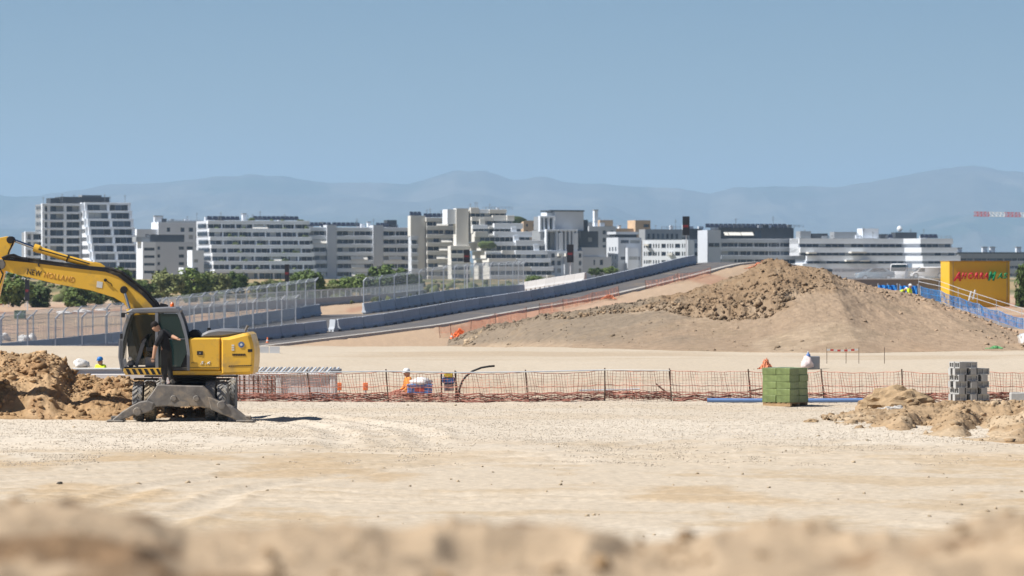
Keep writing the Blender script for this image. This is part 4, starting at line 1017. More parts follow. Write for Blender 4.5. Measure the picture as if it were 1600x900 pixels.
# -- tower crane behind, only its jib reaches into the picture
m_cred = mat('crane_red', (0.50,0.06,0.05), 0.6, var=0.05); m_cwhite = mat('crane_white', (0.72,0.72,0.72), 0.6, var=0.05)
dC = 1250.0; kC = dC/FPX; cb = at(1760, 444, dC); ct = thing('tower_crane', 'red and white tower crane jib at the right edge', 'crane', cb)
def lattice(name, p, q, w_, material, parent, n=5, bar=0.16):
    mb = MB(); p = Vector(p); q = Vector(q); d = (q-p); vert = abs(d.normalized().z) > 0.9
    o = [Vector((0,-w_/2,0)), Vector((0,w_/2,0)), Vector((0,0,w_*0.9))] if not vert else [Vector((-w_/2,-w_/2,0)),Vector((w_/2,-w_/2,0)),Vector((w_/2,w_/2,0)),Vector((-w_/2,w_/2,0))]
    for c in o: mb.bar(p+c, q+c, bar)
    for i in range(n):
        for j in range(len(o)):
            a = p+d*(i/n)+o[j]; b_ = p+d*((i+1)/n)+o[(j+1) % len(o)]; mb.bar(a, b_, bar*0.7)
            mb.bar(p+d*((i+1)/n)+o[j], p+d*((i+1)/n)+o[(j+1) % len(o)], bar*0.7)
    return mb.build(name, material, parent)
jz = (444-337)*kC; xs_ = [1526,1549,1573,1597,1621,1645,1669,1693,1717,1741,1760]
for i in range(len(xs_)-1): lattice('jib_section', ((xs_[i]-1760)*kC, (xs_[i]-1760)*kC*-0.15, jz-(xs_[i]-1526)*0.02*kC), ((xs_[i+1]-1760)*kC, (xs_[i+1]-1760)*kC*-0.15, jz-(xs_[i+1]-1526)*0.02*kC), 1.5, m_cred if i % 2 == 0 else m_cwhite, ct, 4)
for i in range(4): lattice('mast_section', (0,0,jz*i/4), (0,0,jz*(i+1)/4), 1.8, m_cwhite if i % 2 else m_cred, ct, 5)
lattice('counter_jib', (0,0,jz), (12,-1.8,jz), 1.5, m_cwhite, ct, 4); MB().box(9,12,-3,-0.5,jz-2.2,jz).build('counterweight', m_lgrey, ct); lattice('tower_head', (0,0,jz), (0,0,jz+6), 1.2, m_cred, ct, 3)

# ------------------------------------------------------------------ wheeled excavator
m_exy = mat('excavator_yellow', (0.74,0.43,0.045), 0.45, var=0.07, scale=1.5, coat=0.15, spec=0.4, dirt=(0.40,0.26,0.09), dirt_amt=0.26, dirt_scale=1.3)
m_exg = mat('cab_grey', (0.16,0.165,0.18), 0.5, var=0.1, scale=3, spec=0.4, dirt=(0.28,0.24,0.19), dirt_amt=0.15)
m_exgl = mat('cab_frame_grey', (0.19,0.20,0.22), 0.5, var=0.1, scale=3, spec=0.4, dirt=(0.34,0.29,0.22), dirt_amt=0.15)
m_exk = mat('black_plastic', (0.018,0.018,0.02), 0.6, var=0.2, scale=4, dirt=(0.12,0.10,0.07), dirt_amt=0.15)
m_steel = mat('worn_steel', (0.185,0.17,0.155), 0.75, metal=0.15, var=0.35, scale=4, dirt=(0.31,0.25,0.18), dirt_amt=0.35, bump=0.004, bscale=30)
m_chrome = mat('piston_chrome', (0.45,0.46,0.48), 0.2, metal=1.0, var=0.05)
m_tyre = mat('dusty_tyre', (0.20,0.20,0.20), 0.9, var=0.25, scale=6, dirt=(0.33,0.29,0.23), dirt_amt=0.4, dirt_scale=5)
m_tyred = mat('muddy_tyre', (0.33,0.27,0.19), 0.95, var=0.25, scale=6, dirt=(0.12,0.10,0.08), dirt_amt=0.2, dirt_scale=5)
m_amber = mat('amber_beacon', (0.75,0.14,0.02), 0.3, var=0.05)
m_txtd = mat('dark_decal', (0.07,0.05,0.03), 0.6); m_txta = mat('faded_decal', (0.52,0.26,0.05), 0.6); m_silver = mat('silver_decal', (0.60,0.60,0.58), 0.5); m_blue = mat('emblem_blue', (0.10,0.16,0.32), 0.5)
m_cabglass = bpy.data.materials.new('tinted_cab_glass'); m_cabglass.use_nodes = True
_b = m_cabglass.node_tree.nodes['Principled BSDF']; _b.inputs['Base Color'].default_value = (0.02,0.05,0.05,1); _b.inputs['Roughness'].default_value = 0.06; _b.inputs['Alpha'].default_value = 0.78; _b.inputs['Specular IOR Level'].default_value = 0.5
KE = 54.9; DE = 109.3
exz = gz((290-800)*DE/FPX, DE)
EX = thing('wheeled_excavator', 'yellow wheeled excavator with raised boom and lowered steel outriggers', 'excavator', ((290-800)*DE/FPX, DE, 0.0))
def q(px, py, y=None):
    x = (px-290)/KE; z = (655-py)/KE; return (x, z) if y is None else Vector((x, y, z))
def pl(name, poly, y0, y1, m, parent=None, bev=0.02, sm=False):
    o = MB().prism([q(*p) for p in poly], y0, y1, 'y', bev).build(name, m, parent or EX); return smooth_angle(o) if sm else o
# undercarriage, its end towards us
MB().bbox(q(258,0)[0], q(322,0)[0], -1.42, 2.9, 0.45, 1.0, 0.04).build('chassis', m_exk, EX)
for y in (-0.88, 2.25): MB().tube([(q(216,0)[0], y, 0.55), (q(356,0)[0], y, 0.55)], 0.14, 10).build('axle', m_steel, EX)
def tyre_mesh(m):
    mb = MB(); prof = [(0.30,-0.13),(0.44,-0.145),(0.50,-0.135),(0.525,-0.10),(0.53,0.0),(0.525,0.10),(0.50,0.135),(0.44,0.145),(0.30,0.13)]
    mb.lathe(prof, (0,0,0), 'x', 32)
    for i in range(22):                      # chevron lugs
        for s_ in (-1, 1):
            a0 = (i+0.5*(s_ > 0))*2*math.pi/22; a1 = a0+0.22
            p = [(0.005*s_, a0), (0.137*s_, a1)]; v = []
            for (x, a) in p:
                for (da, r_) in ((-0.06,0.50),(0.06,0.50),(0.05,0.565),(-0.05,0.565)):
                    rr = r_-0.02*(abs(x) > 0.1); v.append((x, math.cos(a+da)*rr, math.sin(a+da)*rr))
            mb.add(v, [(0,1,2,3),(7,6,5,4),(0,4,5,1),(1,5,6,2),(2,6,7,3),(3,7,4,0)])
    return mb.mesh('tyre', m)
ME_TY = [tyre_mesh(m_tyre), tyre_mesh(m_tyred)]
ME_RIM = MB().lathe([(0.04,-0.10),(0.14,-0.11),(0.16,-0.05),(0.29,-0.06),(0.305,-0.135),(0.305,0.135),(0.29,0.06),(0.16,0.05),(0.14,0.11),(0.04,0.10)], (0,0,0), 'x', 20).mesh('rim', m_exg)
for y in (-0.88, 2.25):
    for i, px in enumerate((221.5, 240.0, 333.5, 352.5)):
        w_ = link('wheel', None, EX, (q(px,0)[0], y, 0.555)); link('tyre', ME_TY[1 if (i == 1 and y < 0) else 0], w_); link('rim', ME_RIM, w_)
        w_.rotation_euler = (0.3*i+y, 0, 0)
    for px0, px1 in ((213,250),(325,362)): MB().bbox(q(px0,0)[0], q(px1,0)[0], y+0.05, y+0.5, 1.14, 1.19, 0.015).build('mudguard', m_exk, EX)
# outrigger beam and legs
st = pl('outrigger_beam', [(255,598),(325,600),(333,607),(345,622),(352,634),(338,635),(322,632),(300,631),(288,632),(270,631),(252,632),(243,640),(236,636),(239,620),(247,610)], -1.85, -1.42, m_steel, bev=0.03)
MB().prism([(q(293,632)[0]+0.22*math.cos(a), q(293,631.6)[1]+0.16*math.sin(a)) for a in np.linspace(0,math.pi,13)], -1.90, -1.85, 'y').build('cover_plate', m_steel, st)
for px in (280,315): MB().lathe([(0.0,-1.90),(0.07,-1.90),(0.09,-1.86),(0.09,-1.84)], (q(px,619)[0],0,q(px,619)[1]), 'y', 12).build('bolt', m_steel, st)
for nm, poly, foot, pin in (('left', [(216,630),(228,624),(240,622),(250,626),(248,637),(236,642),(222,643),(204,651),(193,656),(184,656),(188,650),(203,638)], (178,204), (225,639)),
                            ('right', [(333,616),(346,621),(360,627),(371,632),(382,641),(395,651),(401,655),(392,657),(381,655),(370,649),(352,642),(338,636)], (377,404), (354,629))):
    lg = pl('outrigger_leg', poly, -1.98, -1.80, m_steel, bev=0.03); pl('outrigger_leg', poly, -1.46, -1.30, m_steel, bev=0.03)
    x0 = q(foot[0],0)[0]; x1 = q(foot[1],0)[0]
    MB().bbox(x0, x1, -2.08, -1.22, 0.0, 0.055, 0.02).bbox(x0+0.1, x1-0.1, -1.8, -1.5, 0.05, 0.16, 0.02).build('foot_pad', m_steel, EX)
    MB().lathe([(0.0,-2.03),(0.10,-2.03),(0.12,-1.99),(0.12,-1.25),(0.0,-1.25)], (q(*pin)[0],0,q(*pin)[1]), 'y', 14).build('pivot_pin', m_steel, EX)
MB().tube([q(246,618,-1.15), q(205,648,-1.2)], 0.06, 10).build('outrigger_ram', m_chrome, EX); MB().tube([q(336,618,-1.15), q(380,648,-1.2)], 0.06, 10).build('outrigger_ram', m_chrome, EX)
MB().lathe([(0.0,0.95),(0.70,0.96),(0.72,1.0),(0.72,1.12),(0.62,1.14),(0.62,1.33),(0.0,1.34)], (q(303,0)[0],0.3,0), 'z', 28).build('turntable', m_exk, EX)
# upper structure
pl('platform', [(204,577),(400,577),(399,582.5),(348,584),(258,584),(204,582)], -1.2, 1.25, m_exy, bev=0.03)
pl('swing_motor_cover', [(262,583.8),(345,583.8),(340,588),(266,588)], -0.95, 0.95, m_exk)
eb = pl('engine_cover', [(300,529),(303,526.5),(349.2,526.5),(349.2,576.6),(300,576.6)], -1.24, 1.24, m_exy, bev=0.05)
cw = pl('counterweight', [(350,526.5),(362,525),(384,519.5),(391,518.5),(396,521.5),(400,535),(402,548),(401.5,566),(400,580),(394,583.5),(350,583.5)], -1.27, 1.27, m_exy, bev=0.09, sm=True)
pl('engine_hood', [(318,526),(321,520),(330,515.5),(345,513),(366,513.5),(380,515.5),(386,518.5),(364,524),(350,526)], -1.05, 1.05, m_exg, bev=0.06, sm=True)
pl('intake', [(298,527),(299,518),(305,514),(312,515),(317,521),(318,527)], -0.9, -0.2, m_exk, bev=0.05, sm=True)
MB().lathe([(0.0,0),(0.05,0),(0.05,0.1),(0.0,0.1)], (q(329,0)[0],-0.6,q(0,517)[1]), 'z', 10).build('filler_cap', m_exk, EX)
MB().tube([q(383,519,-0.2), q(386,512,-0.2), q(388,508,-0.2)], 0.035, 8).build('exhaust_pipe', m_steel, EX)
def decal(parent, name, poly, y, m): return MB().prism([q(*p) for p in poly], y-0.008, y+0.02, 'y').build(name, m, parent)
decal(eb, 'lock', [(313.5,547),(322.5,547),(322.5,553),(313.5,553)], -1.245, m_exk); decal(eb, 'latch', [(316.5,549),(319.5,549),(319.5,551.5),(316.5,551.5)], -1.256, m_exg)
decal(eb, 'seam', [(300.5,572.4),(349,571.8),(349,572.4),(300.5,573.0)], -1.245, m_exk)
letters(eb, '5.6', m_silver, q(318,0)[0], q(0,567.3)[1], 4.6/KE, 17/KE, -1.243, 0.008, 0.3, 0.02)
letters(eb, 'MH', m_txtd, q(304,0)[0], q(0,566.3)[1], 2.2/KE, 10/KE, -1.243, 0.008, 0.3, 0.0)
em = MB().lathe([(0.0,-1.285),(0.085,-1.285),(0.085,-1.25),(0.0,-1.25)], (q(382,0)[0],0,q(0,537)[1]), 'y', 20).build('emblem', m_blue, cw)
MB().lathe([(0.0,-1.292),(0.035,-1.292),(0.035,-1.28),(0.0,-1.28)], (q(382,0)[0],0,q(0,537)[1]), 'y', 14).build('emblem_core', m_silver, em)
for i in range(8): decal(cw, 'vent', [(368+2.6*i,551),(370+2.6*i,551),(370.4+2.6*i,554.3),(368.4+2.6*i,554.3)], -1.272, m_exk)
for i in range(3): decal(cw, 'mark', [(367,537+3.4*i),(371,537+3.4*i),(371,539.4+3.4*i),(367,539.4+3.4*i)], -1.272, m_silver)
for i in range(11): decal(cw, 'vent', [(363+3.3*i,569.5-0.1*i),(365.3+3.3*i,569.4-0.1*i),(364.3+3.3*i,570.9-0.1*i),(362+3.3*i,571.0-0.1*i)], -1.272, m_exk)
decal(cw, 'plate', [(392,544),(399,544),(399,548.5),(392,548.5)], -1.268, m_exk)
# hazard stripes under the cab
hz_ = pl('step_skirt', [(200,574),(258,573),(258,582),(256,584),(203,583.5),(200,579)], -1.30, -1.215, m_exy, bev=0.01)
for i in range(6): decal(hz_, 'stripe', [(203+9.4*i,574.2),(208+9.4*i,574.2),(212.5+9.4*i,583),(207.5+9.4*i,583)] if i < 5 else [(250,574.2),(254,574.2),(257.5,582.5),(254.5,583)], -1.302, m_exk)
# cab
cab = link('cab', None, EX, (0,0,0)); YN, YF = -1.24, -0.30
def pil(pts, w_=0.075, y=YN, m=None, name='pillar'):
    mb = MB()
    for a, b in zip(pts[:-1], pts[1:]): mb.bar(q(*a, y), q(*b, y), w_, w_, up=(0,1,0))
    return mb.build(name, m or m_exgl, cab)
for y in (YN+0.02, YF):
    pil([(200,578),(196,560),(197,531),(202,510),(209,490),(216,484)], 0.085, y); pil([(251,484),(251.5,576)], 0.085, y); pil([(283,483),(290,500),(297,526),(300,548),(300,577)], 0.085, y)
    pil([(214,484.5),(252,484),(284,484)], 0.09, y)
pil([(252,528),(298,528)], 0.03, YN+0.02)
MB().prism([q(*p) for p in ((205,486),(212,481.5),(240,480),(268,478.5),(281,479),(287,484),(285,488),(206,488.5))], YN-0.03, YF+0.03, 'y', 0.04).build('roof', m_exg, cab)
MB().prism([q(*p) for p in ((199,572),(300,572),(300,577.5),(201,577.5))], YN, YF, 'y', 0.02).build('floor', m_exk, cab)
MB().prism([q(*p) for p in ((288,528),(297.5,528),(299,573),(281,573))], YN+0.03, YF, 'y', 0.01).build('rear_panel', m_exk, cab)
pl('rear_side_glass', [(254,489),(281,489),(287,500),(295,527),(254,527)], YN+0.0, YN+0.012, m_cabglass, cab, 0)
pl('lower_side_glass', [(254,530),(297,530),(298,548),(288,571),(254,571)], YN+0.0, YN+0.012, m_cabglass, cab, 0)
pl('far_glass', [(206,492),(281,490),(294,527),(296,570),(204,570),(200,530)], YF-0.02, YF-0.008, m_cabglass, cab, 0)
pl('windscreen_frame', [(196.5,560),(198,531),(203,510),(209,491),(211,492),(205,512),(200.5,532),(199,560)], YN+0.06, YF, m_cabglass, cab, 0)
# seat, console, steering column, levers, papers on the floor
MB().bbox(q(238,0)[0], q(262,0)[0], -1.05, -0.5, q(0,556)[1], q(0,549)[1], 0.04).build('seat', m_exk, cab)
MB().prism([q(*p) for p in ((256,550),(262,550),(268,514),(261,511))], -1.05, -0.5, 'y', 0.03).build('backrest', m_exk, cab)
MB().bbox(q(232,0)[0], q(262,0)[0], -0.98, -0.56, q(0,572)[1], q(0,556.5)[1], 0.02).build('seat_base', m_exg, cab)
MB().bar(q(217,571,-0.8), q(228,536,-0.8), 0.16, 0.10).bar(q(227,538,-0.8), q(231,528,-0.8), 0.08).build('steering_column', m_exg, cab)
st_ = [Vector(q(231,527,-0.8))+Vector((0.10*math.cos(a), 0.19*math.sin(a), 0.10*math.cos(a))) for a in np.linspace(0,6.283,17)]
MB().tube(st_, 0.018, 6, False).build('steering_wheel', m_exk, cab)
MB().bbox(q(234,0)[0], q(252,0)[0], -1.15, -1.02, q(0,548)[1], q(0,541)[1], 0.02).bar(q(237,541,-1.08), q(235,531,-1.08), 0.035).build('console', m_exk, cab)
MB().bbox(q(204,0)[0], q(214,0)[0], -1.0, -0.6, q(0,571.5)[1], q(0,562)[1], 0.05).build('pedal_box', m_exg, cab)
MB().bbox(q(206,0)[0], q(212,0)[0], -1.15, -1.02, q(0,562)[1], q(0,556)[1], 0.03).build('paper_bag', m_awning, cab)
bc = MB().lathe([(0.0,0),(0.055,0),(0.058,0.02),(0.05,0.09),(0.03,0.125),(0.0,0.13)], (q(273,0)[0],-0.8,q(0,479)[1]), 'z', 14).build('beacon', m_amber, EX); MB().lathe([(0.0,-0.02),(0.07,-0.02),(0.07,0.005),(0.0,0.005)], (q(273,0)[0],-0.8,q(0,479)[1]), 'z', 14).build('beacon_base', m_exk, bc)
MB().bar(q(253,477,-0.7), q(266,478,-0.7), 0.07).bar(q(254,474,-0.7), q(264,476,-0.7), 0.04).build('wiper_motor', m_exk, EX)
MB().bbox(q(196.5,0)[0], q(202.5,0)[0], -1.33, -1.28, q(0,495)[1], q(0,487.5)[1], 0.015).bar(q(200,490,-1.28), q(208,487,-1.24), 0.025).build('mirror', m_exk, EX)
MB().bbox(q(195,0)[0], q(199,0)[0], -1.33, -1.30, q(0,528)[1], q(0,520)[1], 0.01).build('mirror', m_exk, EX)
pil([(194,528),(193,556),(196,574)], 0.035, YN-0.05, m_exgl, 'grab_rail')
# boom
BY0, BY1 = -0.06, 0.38
boom = pl('boom', [(-2,404),(11,404),(50,408.5),(89,413.5),(130,418),(165,421.5),(185,428),(204,442),(224,458),(238,473),(247,486),(258,520),(262,552),(252,568),(236,570),(226,556),(216,520),(206,490),(194,474),(178,464.5),(142,453.5),(89,443.5),(36,431),(8,423),(-4,420)], BY0, BY1, m_exy, bev=0.012)
for y in (BY0-0.012, BY1+0.012):
    pl('boom_edge', [(5,402.5),(50,406.5),(130,416.5),(168,420.5),(188,427),(207,441.5),(227,457.5),(241,473),(250,487),(245,488),(236,475.5),(222,460.5),(202,445),(184,431.5),(165,424.5),(130,420.5),(50,410.5),(5,406)], y-0.012, y+0.012, m_exk, boom, 0)
for y in (-0.01, 0.09, 0.19, 0.29):
    pts = [(8,401),(40,404),(90,411),(140,416.5),(168,418.5),(190,425),(210,441),(230,457),(245,474),(256,497),(262,530)]
    MB().tube([q(a, b-0.8*math.sin(i*1.3+y*9), y) for i, (a, b) in enumerate(pts)], 0.03, 6).build('hose', m_exk, boom)
MB().tube([q(4,403,-0.12), q(14,399,-0.14), q(22,398,-0.12), q(34,403,-0.1), q(44,406,-0.09)], 0.035, 6).build('hose', m_exk, boom)
MB().tube([q(-3,404,-0.16), q(-1,415,-0.2), q(6,428,-0.2), q(2,440,-0.18), q(-4,452,-0.15)], 0.022, 6).build('hose', m_exk, boom)
MB().tube([q(60,410.5,-0.075), q(61,415,-0.09), q(63,416,-0.09)], 0.02, 6).build('hose_clip', m_exk, boom)
MB().lathe([(0.0,-0.13),(0.09,-0.13),(0.105,-0.10),(0.105,0.42),(0.0,0.42)], (q(194,0)[0],0,q(0,452.5)[1]), 'y', 16).build('boom_pin', m_exk, boom)
MB().lathe([(0.0,-0.12),(0.035,-0.12),(0.045,-0.10),(0.045,-0.05),(0.0,-0.05)], (q(165,0)[0],0,q(0,437.5)[1]), 'y', 12).build('nozzle', m_exk, boom)
MB().tube([q(166,438,-0.085), q(174,443,-0.10), q(176,447,-0.08)], 0.012, 6).build('grease_line', m_exk, boom)
MB().lathe([(0.0,-0.10),(0.13,-0.10),(0.15,-0.07),(0.15,0.40),(0.0,0.42)], (q(1,0)[0],0,q(0,413)[1]), 'y', 18).build('arm_pin', m_steel, boom)
decal(boom, 'sticker', [(152,439),(161,440.5),(160,450),(151,448.5)], BY0-0.0, m_silver)
rot = math.atan2(15.0, 82.0)
letters(boom, 'NEW', m_txtd, q(41.5,0)[0], q(0,427.5)[1], 8.6/KE, 24/KE, BY0-0.001, 0.006, 0.0, 0.02, rot=rot)
letters(boom, 'HOLLAND', m_txta, q(68.0,0)[0], q(0,432.6)[1], 8.6/KE, 50/KE, BY0-0.001, 0.006, 0.0, 0.02, rot=rot)
# boom rams either side, arm ram on top
for y in (-0.22, 0.54):
    ra = MB().tube([q(195,454,y), q(205,488,y)], 0.045, 12).build('boom_ram_rod', m_chrome, EX); MB().tube([q(203,482,y), q(222,560,y)], 0.085, 12).build('boom_ram_barrel', m_exy, EX)
    MB().lathe([(0.0,-0.07),(0.10,-0.07),(0.10,0.07),(0.0,0.07)], (q(194.5,0)[0],y,q(0,453)[1]), 'y', 14).build('ram_eye', m_exk, ra)
MB().tube([q(16,373.5,0.16), q(56,388,0.16)], 0.045, 12).build('arm_ram_rod', m_chrome, EX)
br = MB().tube([q(52,386.5,0.16), q(60,389,0.16), q(64,391,0.16), q(104,403.5,0.16), q(152,416,0.16)], [0.115,0.12,0.095,0.09,0.085], 14).build('arm_ram_barrel', m_exy, EX)
MB().tube([q(60,389,0.02), q(106,402,0.02), q(140,412,0.03)], 0.018, 6).build('ram_pipe', m_exk, br); MB().tube([q(104,403.2,0.16), q(106,403.9,0.16)], 0.105, 14).build('ram_clamp', m_exk, br)
for y in (0.02, 0.26): pl('ram_bracket', [(137,417.5),(140,411),(147,409),(156,411),(163,416),(166,421.5),(140,419)], y, y+0.05, m_exy, boom, 0.005)
# arm and bucket, mostly beyond the left edge of the picture
arm = pl('arm', [(-2,371.5),(10,369),(18,370),(22.5,374),(20,381),(14.5,391),(11,403),(8,420),(-24,560),(-40,561),(-30,470),(-24,425),(-16,398),(-8,380)], 0.0, 0.32, m_exy, bev=0.012)
pl('arm_edge', [(14,369.5),(19,369.5),(23.5,374),(20.5,383),(15.5,392),(11.5,404),(9.5,404),(13.5,391),(18.5,381),(20.5,375)], -0.012, 0.0, m_exk, arm, 0)
MB().lathe([(0.0,-0.06),(0.09,-0.06),(0.105,-0.04),(0.105,0.36),(0.0,0.38)], (q(16,0)[0],0,q(0,374.5)[1]), 'y', 14).build('ram_pin', m_exk, arm)
bk = MB(); bp_ = [(-52,556),(-22,560),(-14,590),(-22,625),(-50,645),(-66,636),(-40,622),(-34,596),(-40,572)]
bk.prism([q(*p) for p in bp_], -0.45, -0.41, 'y'); bk.prism([q(*p) for p in bp_], 0.73, 0.77, 'y')
for a, b_ in zip(bp_[1:5], bp_[2:6]): bk.prism([q(*a), q(*b_), (q(*b_)[0]-0.03, q(*b_)[1]+0.02), (q(*a)[0]-0.03, q(*a)[1]+0.02)], -0.41, 0.73, 'y')
bko = bk.build('bucket', m_steel, EX)
for i in range(4): MB().prism([q(-50,645), q(-66,636), q(-72,642)], -0.40+0.35*i, -0.32+0.35*i, 'y').build('tooth', m_steel, bko)
EX.location.z = exz

# ------------------------------------------------------------------ people
m_skin = mat('skin', (0.42,0.24,0.155), 0.6, var=0.06); m_tee = mat('black_tshirt', (0.012,0.012,0.014), 0.9, var=0.2, bump=0.006, bscale=14); m_trous = mat('charcoal_trousers', (0.03,0.029,0.028), 0.9, var=0.25, bump=0.006, bscale=12, dirt=(0.16,0.13,0.10), dirt_amt=0.12)
m_boot = mat('dusty_boot', (0.20,0.18,0.15), 0.9, var=0.3); m_hair = mat('dark_hair', (0.012,0.009,0.008), 0.8)
m_hivy = mat('yellow_hi_vis', (0.62,0.80,0.03), 0.8, var=0.1); m_hivo = mat('orange_hi_vis', (0.72,0.27,0.05), 0.8, var=0.1); m_helb = mat('blue_helmet', (0.02,0.16,0.45), 0.4); m_helw = mat('white_helmet', (0.75,0.75,0.73), 0.4); m_navy = mat('navy_workwear', (0.03,0.04,0.07), 0.9, var=0.2)
def person(label, loc, J, top_m, leg_m, head_m, headgear='helmet', scale=1.0, rz=0.0, sleeve='short', group=None):
    """one continuous body grown over a posed skeleton; clothing zones are materials of that body"""
    names = list(J); idx = {n_: i for i, n_ in enumerate(names)}
    E_ = [('pelvis','waist'),('waist','chest'),('chest','neck'),('neck','head0'),('head0','head1')]
    RAD = {'pelvis':(0.215,0.165),'waist':(0.20,0.155),'chest':(0.23,0.175),'neck':(0.08,0.08),'head0':(0.105,0.12),'head1':(0.115,0.13),'sh':(0.105,0.10),'el':(0.068,0.066),'wr':(0.046,0.044),'hip':(0.13,0.13),'kn':(0.095,0.095),'an':(0.068,0.07),'toe':(0.062,0.05),'palm':(0.048,0.032)}
    for s_ in 'LR':
        E_ += [('chest','sh'+s_),('sh'+s_,'el'+s_),('el'+s_,'wr'+s_),('wr'+s_,'palm'+s_),('pelvis','hip'+s_),('hip'+s_,'kn'+s_),('kn'+s_,'an'+s_),('an'+s_,'toe'+s_)]
    fing = []
    for s_ in 'LR':
        wr = Vector(J['wr'+s_]); el = Vector(J['el'+s_]); d = (wr-el).normalized(); w_ = d.cross(Vector((0,0,1)) if abs(d.z) < 0.9 else Vector((0,1,0))).normalized(); nrm = d.cross(w_)
        J['palm'+s_] = wr+d*0.075
        for i in range(4):
            b0 = wr+d*0.085+w_*(0.036*(i-1.5)/1.5); ln = (0.065,0.078,0.074,0.056)[i]
            fing.append((s_, [b0, b0+d*ln*0.55+nrm*0.008, b0+d*ln*0.9+nrm*0.03]))
        tb = wr+d*0.03+w_*-0.035; fing.append((s_, [tb, tb+d*0.03-w_*0.025, tb+d*0.06-w_*0.028+nrm*0.012]))
    names = list(J); idx = {n_: i for i, n_ in enumerate(names)}; V = [Vector(J[n_]) for n_ in names]; ED = [(idx[a], idx[b]) for a, b in E_]
    rad = [RAD.get(n_, RAD.get(n_[:-1], (0.04,0.04))) for n_ in names]
    me = bpy.data.meshes.new('body'); me.from_pydata(V, ED, []); o = bpy.data.objects.new('tmp', me); COL.objects.link(o)
    o.modifiers.new('s', 'SKIN'); sv = me.skin_vertices[0].data
    for i, r_ in enumerate(rad): sv[i].radius = r_; sv[i].use_root = (names[i] == 'pelvis')
    ss = o.modifiers.new('d', 'SUBSURF'); ss.levels = 2; ss.render_levels = 2
    dg = bpy.context.evaluated_depsgraph_get(); m2 = bpy.data.meshes.new_from_object(o.evaluated_get(dg)); bpy.data.objects.remove(o)
    import bmesh
    bm = bmesh.new(); bm.from_mesh(m2)
    for s_, ch in fing:
        tb = MB().tube(ch, [0.0105,0.0095,0.007], 6); vs_ = [bm.verts.new(v) for v in tb.v]
        for f in tb.f:
            try: bm.faces.new([vs_[i] for i in f])
            except ValueError: pass
    # nose, brow and ears as small folds of the same mesh
    h0 = Vector(J['head0']); h1 = Vector(J['head1']); fwd = Vector(J['face']).normalized() if 'face' in J else Vector((-1,0,0)); up = (h1-h0).normalized(); lat = up.cross(fwd).normalized(); hc = (h0+h1)/2
    for (c, r_) in ((hc+fwd*0.105-up*0.01, 0.016),(hc+fwd*0.085-up*0.055, 0.022),(hc+lat*0.088, 0.022),(hc-lat*0.088, 0.022)): bmesh.ops.create_icosphere(bm, subdivisions=1, radius=r_, matrix=Matrix.Translation(c))
    segs = []
    for a, b_ in E_:
        k = a[:-1] if a[-1] in 'LR' else a; k2 = b_[:-1] if b_[-1] in 'LR' else b_
        mi = 0
        if k2 in ('head0','head1') or k in ('neck','head0'): mi = 2
        elif k2 in ('el',): mi = 0
        elif k2 in ('wr','palm'): mi = 2 if (sleeve == 'short' or k2 == 'palm') else 0
        elif k2 in ('hip','kn','an'): mi = 1
        elif k2 == 'toe': mi = 3
        segs.append((Vector(J[a]), Vector(J[b_]), mi))
    for f in bm.faces:
        c = f.calc_center_median(); best = 9
        for a, b_, mi in segs:
            d = b_-a; t_ = max(0, min(1, (c-a).dot(d)/max(d.length_squared, 1e-9))); e_ = (c-a-d*t_).length
            if e_ < best: best = e_; f.material_index = mi
        if any((c-ch[i]).length < 0.03 for _, ch in fing for i in (1,2)): f.material_index = 2
        f.smooth = True
    for m in (top_m, leg_m, m_skin, m_boot): m2.materials.append(m)
    bm.to_mesh(m2); bm.free()
    t = thing('person', label, 'person', loc, rz, group); t.scale = (scale,)*3
    link('body', m2, t)
    top = h1+up*0.03
    if headgear == 'helmet':
        g = MB(); prof = [(0.125,-0.02),(0.122,0.02),(0.11,0.06),(0.08,0.095),(0.03,0.112),(0.0,0.114)]; g.lathe(prof, (0,0,0), 'z', 16)
        br_ = [(math.cos(a)*0.125+(-0.055 if math.cos(a) < 0 else 0), math.sin(a)*0.122) for a in np.linspace(0,6.283,17)[:-1]]; g.prism(br_, -0.03, -0.018, 'z')
        ho = g.build('helmet', head_m, t, True)
    else:
        g = MB(); g.lathe([(0.098,-0.085),(0.104,-0.03),(0.100,0.015),(0.078,0.055),(0.03,0.075),(0.0,0.077)], (0.012,0,0), 'z', 16)
        if headgear == 'cap': g.prism([(-0.08,-0.075),(-0.17,-0.055),(-0.185,0),(-0.17,0.055),(-0.08,0.075)], -0.012, 0.002, 'z')
        ho = g.build('hair' if headgear == 'hair' else 'cap', head_m, t, True)
    z = up; x = -fwd; x = (x-z*x.dot(z)).normalized(); y = z.cross(x)
    mm = Matrix(((x.x,y.x,z.x),(x.y,y.y,z.y),(x.z,y.z,z.z))).to_4x4(); mm.translation = top-up*0.0; ho.matrix_local = mm
    return t
